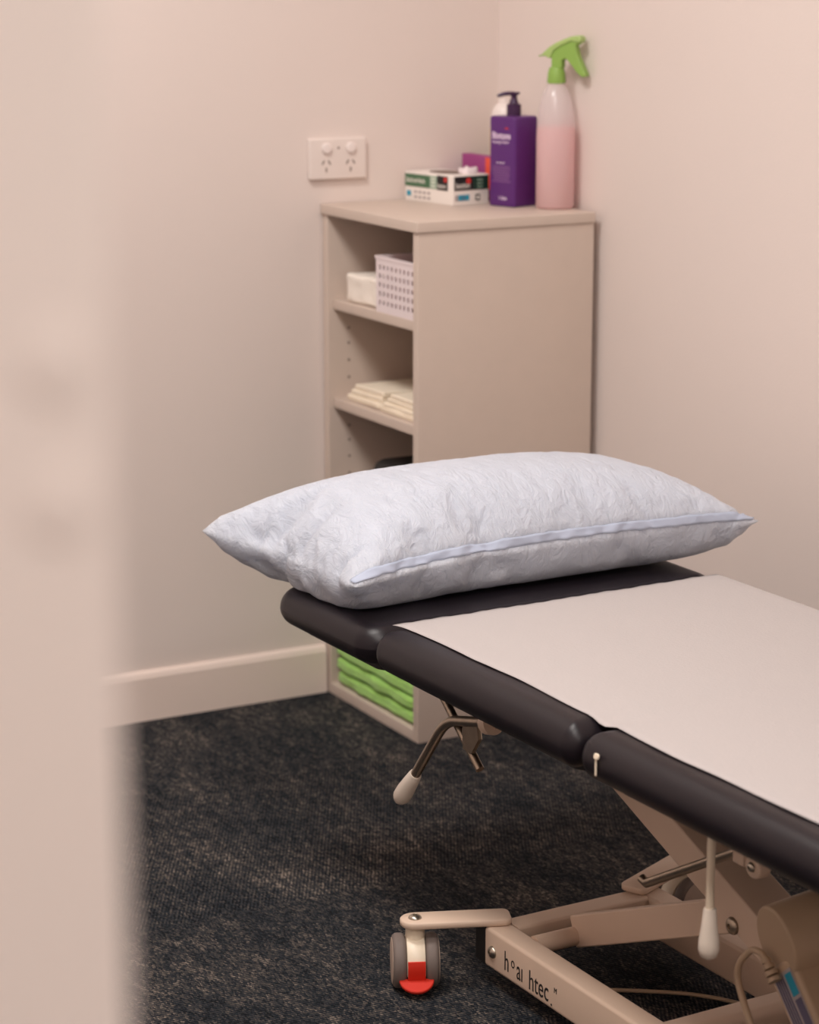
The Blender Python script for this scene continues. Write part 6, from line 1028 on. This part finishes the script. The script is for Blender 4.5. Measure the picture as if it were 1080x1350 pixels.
PILLOW_BASE = [
-1114,76,66,82,65,74,78,64,75,78,76,73,61,80,81,99,81,68,84,71,79,74,75,75,74,83,65,84,67,78,79,-2,-11,2,-11,11,0,-4,12,-6,2,-5,4,19,-5,-18,11,-8,13,
-5,6,-4,-7,3,5,6,-12,12,-7,9,-6,-38,25,-15,-28,11,-7,1,3,-1,7,2,2,-5,-4,-1,13,-2,1,-7,7,-2,3,0,0,-3,1,6,-1,2,3,-39,-13,30,-25,-3,-20,6,0,6,3,1,-11,2,
5,6,2,1,-4,10,-1,-9,3,2,4,-1,0,-3,2,1,2,-27,-9,6,0,-5,0,-4,4,0,-5,0,-1,10,0,-3,-2,7,-6,3,-2,4,-1,2,0,10,-5,-2,6,-5,-2,-6,5,17,-27,7,4,-5,-1,-11,-1,2,
0,6,-11,3,8,0,-5,10,-3,2,-2,-2,-2,7,-8,9,2,-14,6,8,-14,6,-22,-2,11,10,-13,-5,-3,-4,4,-3,-7,9,5,-6,0,-1,-2,6,-5,-4,7,8,-10,6,-3,-6,13,1,-11,10,-13,-2,
9,15,-15,4,-4,0,8,-16,7,0,4,-4,10,-8,-3,0,-3,5,0,2,-7,4,0,0,9,-4,-6,0,-4,-16,26,-7,6,-13,16,-7,-6,-3,10,-3,-2,6,-5,-6,6,6,-4,3,-11,10,-5,0,1,-1,2,-2,
-4,7,5,-13,11,-28,31,-1,22,-5,-4,-6,0,-8,-3,10,-9,3,-3,2,2,2,-3,4,-3,-1,4,0,-1,3,-2,4,-2,-9,5,-26,11,-1,10,-3,-16,3,3,1,3,3,-6,-1,0,4,7,-8,3,0,-2,3,
-2,-1,0,-4,-3,10,-4,-6,2,0,15,-3,-3,17,-7,-2,1,-4,-6,2,1,-5,-1,3,0,1,0,3,-11,10,-2,3,-1,-7,8,1,-6,3,8,-7,12,8,13,-59,-22,15,42,-22,-3,-15,3,-1,6,1,2,
-1,-8,3,-5,9,-10,3,2,-1,6,-8,1,1,1,-5,6,-3,6,-1,30,-13,27,-30,3,5,13,-2,-2,0,0,-4,2,0,-1,8,-10,3,4,-5,0,1,5,-5,0,0,0,4,-4,-2,6,15,-8,-21,-3,18,11,3,2,
-4,7,-2,-3,-2,0,2,-10,14,-1,-2,2,-1,-3,-4,7,-5,-3,5,-4,0,11,4,9,-28,-4,15,13,7,2,4,-4,-6,0,4,-3,-2,2,7,-8,3,-6,4,-2,-3,7,-1,1,2,-13,11,-8,3,-13,20,
-22,0,7,17,2,4,-2,5,-10,5,-6,0,4,-4,0,3,-4,3,-7,5,2,-5,-6,5,-4,4,-12,17,-6,20,2,-15,3,16,7,2,3,-11,-6,8,-8,2,6,0,0,-11,5,-1,0,-2,-1,2,-1,-3,0,5,-3,
-11,6,14,10,-4,-17,19,10,-1,-2,-2,2,0,-7,5,-2,-8,0,4,0,2,-1,-8,10,-5,-4,4,-8,2,-3,1,6,-13,4,22,-2,15,13,-29,3,3,3,1,-7,1,-1,2,9,-13,-1,4,-6,5,0,-10,7,
2,-7,12,-14,1,8,-9,0,1,-17,37,-711,14,20,23,21,8,27,2,-11,20,27,11,-16,-6,0,15,-16,-2,3,-3,1,-5,-6,-6,-5,-7,-19,-13,-28,-10,5,88,-29,-6,-3,0,-5,-6,
-12,7,-12,9,-16,27,-15,-3,-17,10,5,-1,3,9,-15,-1,-2,-2,1,-3,13,3,22,28,79,4,-34,-16,-2,12,-2,-2,-10,1,-15,-1,-20,39,-17,6,6,-3,-11,11,-19,37,-10,-6,4,
-8,20,-9,23,-2,1,73,-9,6,-9,-19,0,-12,14,12,0,-24,4,3,-11,12,0,-3,2,10,-18,10,-3,10,2,-5,11,0,14,12,-5,-27,48,29,6,-3,-3,-21,0,-2,4,-4,-4,3,8,-9,7,-7,
7,-2,1,5,0,-12,2,9,11,2,-2,-6,-2,4,2,85,-14,-2,10,-8,11,-11,-3,5,-7,3,-5,5,3,0,2,-1,1,-6,0,2,-5,7,6,-2,-2,1,8,-1,-7,-5,76,1,6,-5,5,-3,1,-4,-5,6,4,4,
-9,0,4,-6,-1,5,4,1,-4,2,-5,-7,4,4,2,0,-1,-3,-2,78,0,4,-3,2,-4,3,6,-3,-3,2,-7,4,1,-3,12,-10,1,-5,3,-1,6,-1,6,-12,4,8,-3,-5,5,-6,77,3,-9,9,-3,1,0,1,-3,
2,-3,6,3,-4,1,-4,6,-9,11,-8,3,-4,4,-3,14,-6,-6,-2,-1,-2,5,85,-9,1,4,0,2,-1,-3,5,-3,4,3,-9,4,-5,2,-3,7,-6,8,-3,1,1,-2,-4,-3,1,-3,10,-7,-6,73,2,10,-15,
8,-2,4,3,-5,1,1,0,2,-4,4,-2,3,-2,2,0,-3,-2,-7,6,0,3,0,2,-19,12,7,46,26,-1,13,2,-1,-1,1,3,-7,-5,0,5,6,-3,-3,-3,0,-2,1,7,-3,5,-1,-6,-1,-1,-4,7,-5,-8,85,
-16,11,-12,3,8,-3,-2,-2,11,0,-1,-8,2,0,9,-3,3,3,-9,-5,11,5,-9,12,-9,3,-9,7,-15,6,78,1,-12,10,0,3,2,2,0,-3,1,0,1,-12,13,-16,16,-7,-5,9,5,-13,2,1,-6,10,
-5,7,-10,8,-8,62,12,-1,6,0,0,3,-7,8,-8,2,2,3,10,-14,13,-11,6,1,-6,0,2,-10,7,-1,5,-9,5,-2,3,-3,72,-3,6,6,0,-7,-8,-2,0,10,-5,-3,7,-6,9,-5,5,-11,4,5,-1,
-1,4,-3,-7,-2,23,-10,2,-10,14,74,-1,12,-9,-3,-12,-8,-16,18,3,0,9,-7,3,-4,-2,-4,8,0,0,-4,6,-4,10,-1,-14,4,22,-5,2,-7,77,0,-8,-4,-4,-3,-12,-9,-4,7,11,
-12,0,11,-9,6,-11,4,0,3,5,-3,0,5,-8,0,3,22,16,2,-4,80,-2,-15,-15,-6,-3,-9,10,-11,4,-4,-6,-6,-2,15,-13,15,-9,-1,2,1,-3,0,14,11,-7,3,-1,18,15,-1,79,-26,
-30,12,0,8,2,6,-5,-13,-9,5,-7,-4,-3,10,-14,11,-13,-4,10,-1,3,-3,18,0,-1,8,1,16,-1,362,6,0,-2,12,-1,0,2,-8,-3,0,6,-16,11,-3,-4,5,-4,-1,3,-2,1,-3,-3,-1,
1,1,1,1,-1,6,4,-63,6,9,-20,-2,-5,-12,4,-2,9,-9,12,-12,-1,-2,-2,3,0,2,7,-6,-3,2,1,-1,-3,9,-5,18,53,1,-9,-53,-17,3,-2,10,5,-9,-2,-3,-7,0,10,-4,2,3,-5,0,
0,-5,4,-1,1,3,-1,13,-4,6,54,-2,2,3,-26,-29,-11,1,-9,-2,3,2,-6,3,1,-8,1,1,-3,13,-3,-5,-5,14,7,-6,2,4,-2,10,48,5,20,-4,-14,8,-13,-8,-18,-8,-2,4,6,-12,
-2,8,-8,9,5,-3,-8,4,6,6,-12,-3,7,12,-2,7,16,7,-13,9,0,0,-14,-1,-17,7,-10,1,5,-21,12,2,-7,11,-1,-9,0,8,-4,-1,0,5,-5,9,-8,22,-3,11,-3,8,-5,1,-6,11,-10,
-1,-14,5,-3,-13,18,-10,7,5,-4,-7,9,9,-12,3,-4,-6,0,15,-8,2,-5,9,-2,7,8,-3,-3,7,-16,10,-6,1,-5,-3,9,-1,6,0,1,-6,11,-7,-3,2,-2,1,3,0,-11,3,-1,-2,9,2,14,
-17,4,-4,-5,18,-14,-3,-7,7,0,-1,11,-1,0,-5,4,-5,6,-3,2,2,5,-6,-6,8,-4,0,-7,-1,9,-6,7,-2,1,5,-2,2,-13,6,-6,8,3,-8,3,3,-1,3,-1,2,-4,1,2,-12,11,-3,-2,-4,
-5,6,5,4,2,3,-6,1,2,-9,5,3,-4,0,-2,5,-5,7,-8,3,3,1,-2,-1,-2,4,-2,-2,5,-4,10,-4,-3,2,-1,-6,-1,0,7,-2,0,-4,-3,-5,6,3,-6,9,-10,5,9,-7,-4,-2,1,4,-4,6,0,
-5,3,-1,1,6,-4,-12,3,-6,6,-7,4,25,-9,2,-5,0,-7,1,-5,3,-2,-8,1,12,-4,-2,2,2,-6,2,1,-1,1,12,-6,-2,-3,-8,10,-1,-2,13,-15,4,4,-1,5,-1,-5,4,2,-5,-1,2,-2,3,
-3,1,-7,10,2,-3,6,-1,-6,2,5,-1,2,-7,-2,13,-16,-6,-2,24,8,-11,4,5,-3,-5,10,1,-5,-12,-1,4,-2,3,7,-4,0,0,3,0,-4,-6,2,1,-7,2,-3,-1,10,16,-4,11,12,7,-5,-3,
-6,2,-10,1,8,-4,8,-2,-7,-6,5,3,-1,-2,3,7,-30,4,0,-2,-10,-1,-2,3,16,18,10,11,17,-13,-6,8,-5,0,-2,-3,3,0,-7,10,0,-7,5,-1,-5,-1,8,-11,-31,-4,-6,-3,0,-1,
33,4,14,9,8,-4,5,0,-4,0,3,4,-6,11,-9,7,-6,-6,4,-5,5,-6,8,-11,13,-33,-39,-5,4,-6,39,9,21,0,8,8,-11,9,-5,8,-5,9,-9,5,-6,0,2,-1,7,-7,12,-10,1,-6,2,-16,
15,-28,-36,-3,-22,60,15,20,9,-5,-24,25,-5,8,-3,4,-6,10,2,1,0,-8,6,-5,5,-11,2,5,-12,-23,28,-2,2,-13,-88,]
def pillow():
    nu, nv, q = 92, 58, .0003
    def grid(a, h, w_):
        D = np.array(a).reshape(3, h, w_); return np.cumsum(np.cumsum(D, axis=1), axis=2).transpose(1, 2, 0)*q
    T_ = grid(PILLOW_TOP, nv, nu); B0 = grid(PILLOW_BASE, 20, 31)
    ji = np.round(np.linspace(0, nv-1, 20)); ii = np.round(np.linspace(0, nu-1, 31)); B_ = np.zeros_like(T_)
    for k in range(3):
        rows = np.array([np.interp(np.arange(nu), ii, B0[r, :, k]) for r in range(20)])
        B_[..., k] = np.array([np.interp(np.arange(nv), ji, rows[:, cc]) for cc in range(nu)]).T
    G = np.stack([T_, B_])
    c = [G[0, 0, 0], G[0, 0, -1], G[0, -1, 0], G[0, -1, -1]]
    t = [(-.303, .388), (.352, .372), (-.357, .748), (.330, .735)]
    x, y, z = G[..., 0], G[..., 1], G[..., 2]
    u = (x+.333)/.673; v = (y+.207)/.4185
    X = (1-u)*(1-v)*t[0][0]+u*(1-v)*t[1][0]+(1-u)*v*t[2][0]+u*v*t[3][0]
    Y = (1-u)*(1-v)*t[0][1]+u*(1-v)*t[1][1]+(1-u)*v*t[2][1]+u*v*t[3][1]
    zs = .1075; Z = np.where(z < zs, .4755+(np.clip(z-.007, 0, 1)/(zs-.007))**1.6*.0605, .536+(z-zs)*.765)
    Z = Z-.012*np.clip(1-u, 0, 1)**3*np.clip(1-v, 0, 1)**2*(z > .03)   # the near left corner hangs a little
    droop = .026 * np.clip(1 - u / .34, 0, 1) ** 1.3 * np.clip(4 * v * (1 - v), 0, 1)   # the overhanging end droops
    fade = .55 * np.clip(1 - (z - zs) / .09, 0, 1)
    Z[0] = Z[0] - droop[0] * fade[0]
    Z[1] = Z[1] - droop[1]
    Z[1] = np.where(X[1] > -.292, np.maximum(Z[1], .4752), Z[1])
    V = []; F = []; ids = {}
    def vid(s_, i, j):
        if i in (0, nu-1) or j in (0, nv-1): s_ = 0
        if (s_, i, j) not in ids:
            ids[(s_, i, j)] = len(V); V.append(tuple(TM @ Vector((X[s_, j, i], Y[s_, j, i], Z[s_, j, i]))))
        return ids[(s_, i, j)]
    for s_ in (0, 1):
        for j in range(nv-1):
            for i in range(nu-1):
                f = (vid(s_, i, j), vid(s_, i+1, j), vid(s_, i+1, j+1), vid(s_, i, j+1)); F.append(f if s_ == 0 else f[::-1])
    o = link('pillow', V, F, M['pillow'], None, True)
    sub = o.modifiers.new('smooth', 'SUBSURF'); sub.levels = 1; sub.render_levels = 1
    # heat-sealed seam band along the near edge
    SV = []; SF = []; me = o.data
    for i in range(1, nu-1):
        for j in (1, 2, 3):
            k = ids[(0, i, j)]; nrm = me.vertices[k].normal
            SV.append(tuple(me.vertices[k].co+nrm*.0016))
    for i in range(nu-3):
        for j in range(2): a = i*3+j; SF.append((a, a+3, a+4, a+1))
    sm_ = link('seam_band', SV, SF, M['seam'], o, True); sm_['label'] = 'pale blue sealed seam along the front edge'
    s2_ = sm_.modifiers.new('smooth', 'SUBSURF'); s2_.levels = 1; s2_.render_levels = 1
    so = sm_.modifiers.new('thickness', 'SOLIDIFY'); so.thickness = .0006
    return tag(o, 'plump white pillow in a crinkled cover on the head of the table', 'pillow')
pillow()

# ------------------------------------------------------------------ lights
def area(name, loc, size, power, col, rot=(0, 0, 0), sy=None):
    l = bpy.data.lights.new(name, 'AREA'); l.energy = power; l.color = col; l.size = size
    if sy: l.shape = 'RECTANGLE'; l.size_y = sy
    o = bpy.data.objects.new(name, l); COL.objects.link(o); o.location = loc; o.rotation_euler = rot; return o
def panel(x, y, sx, sy, lab):
    t = thing('ceiling_light', lab, 'ceiling light', (x, y, H))
    g = merge(box(-sx/2-.015, sx/2+.015, -sy/2-.015, -sy/2, -.02, 0), box(-sx/2-.015, sx/2+.015, sy/2, sy/2+.015, -.02, 0), box(-sx/2-.015, -sx/2, -sy/2, sy/2, -.02, 0), box(sx/2, sx/2+.015, -sy/2, sy/2, -.02, 0))
    link('frame', g[0], g[1], M['trim'], t); pad('diffuser', -sx/2, sx/2, -sy/2, sy/2, -.012, -.004, M['opal'], t)
panel(-1.46, -1.05, .6, .6, 'square ceiling light panel inside the room')
area('room_lamp', (-1.46, -1.05, H-.03), .55, 32, (1, .955, .915))
panel(-1.7, -2.45, .6, .6, 'added square fill light panel on the ceiling near the doorway')
area('fill_lamp', (-1.7, -2.45, H-.03), .55, 26, (1, .955, .92))  # added fill, panel included: brightens the surfaces that face the doorway
panel(-1.6, -4.3, .6, .6, 'square ceiling light panel in the hallway')
area('hall_lamp', (-1.6, -4.3, H-.03), .55, 28, (1, .955, .915))

w = bpy.data.worlds.new('world'); scene.world = w; w.use_nodes = True
w.node_tree.nodes['Background'].inputs[0].default_value = (.9, .85, .8, 1); w.node_tree.nodes['Background'].inputs[1].default_value = .05

# ------------------------------------------------------------------ camera
cd = bpy.data.cameras.new('camera'); cam = bpy.data.objects.new('camera', cd); COL.objects.link(cam)
Rm = Matrix(((0.87780732, 0.10860244, -0.46654026), (-0.47901389, 0.19901723, -0.85494902), (0, 0.97395978, 0.22672086)))
cam.matrix_world = Matrix.Translation((-2.21846037, -3.75509324, 1.31589684)) @ Rm.to_4x4()
cd.sensor_fit = 'VERTICAL'; cd.sensor_height = 36; cd.sensor_width = 28.8; cd.lens = 83.05; cd.clip_start = .02
cd.dof.use_dof = True; cd.dof.focus_distance = 3.02; cd.dof.aperture_fstop = 5.0
scene.camera = cam
scene.view_settings.view_transform = 'Standard'; scene.view_settings.look = 'None'; scene.view_settings.exposure = 0; scene.view_settings.gamma = 1
scene.view_settings.use_curve_mapping = False
scene.cycles.use_denoising = True
scene.cycles.max_bounces = 10; scene.cycles.diffuse_bounces = 6
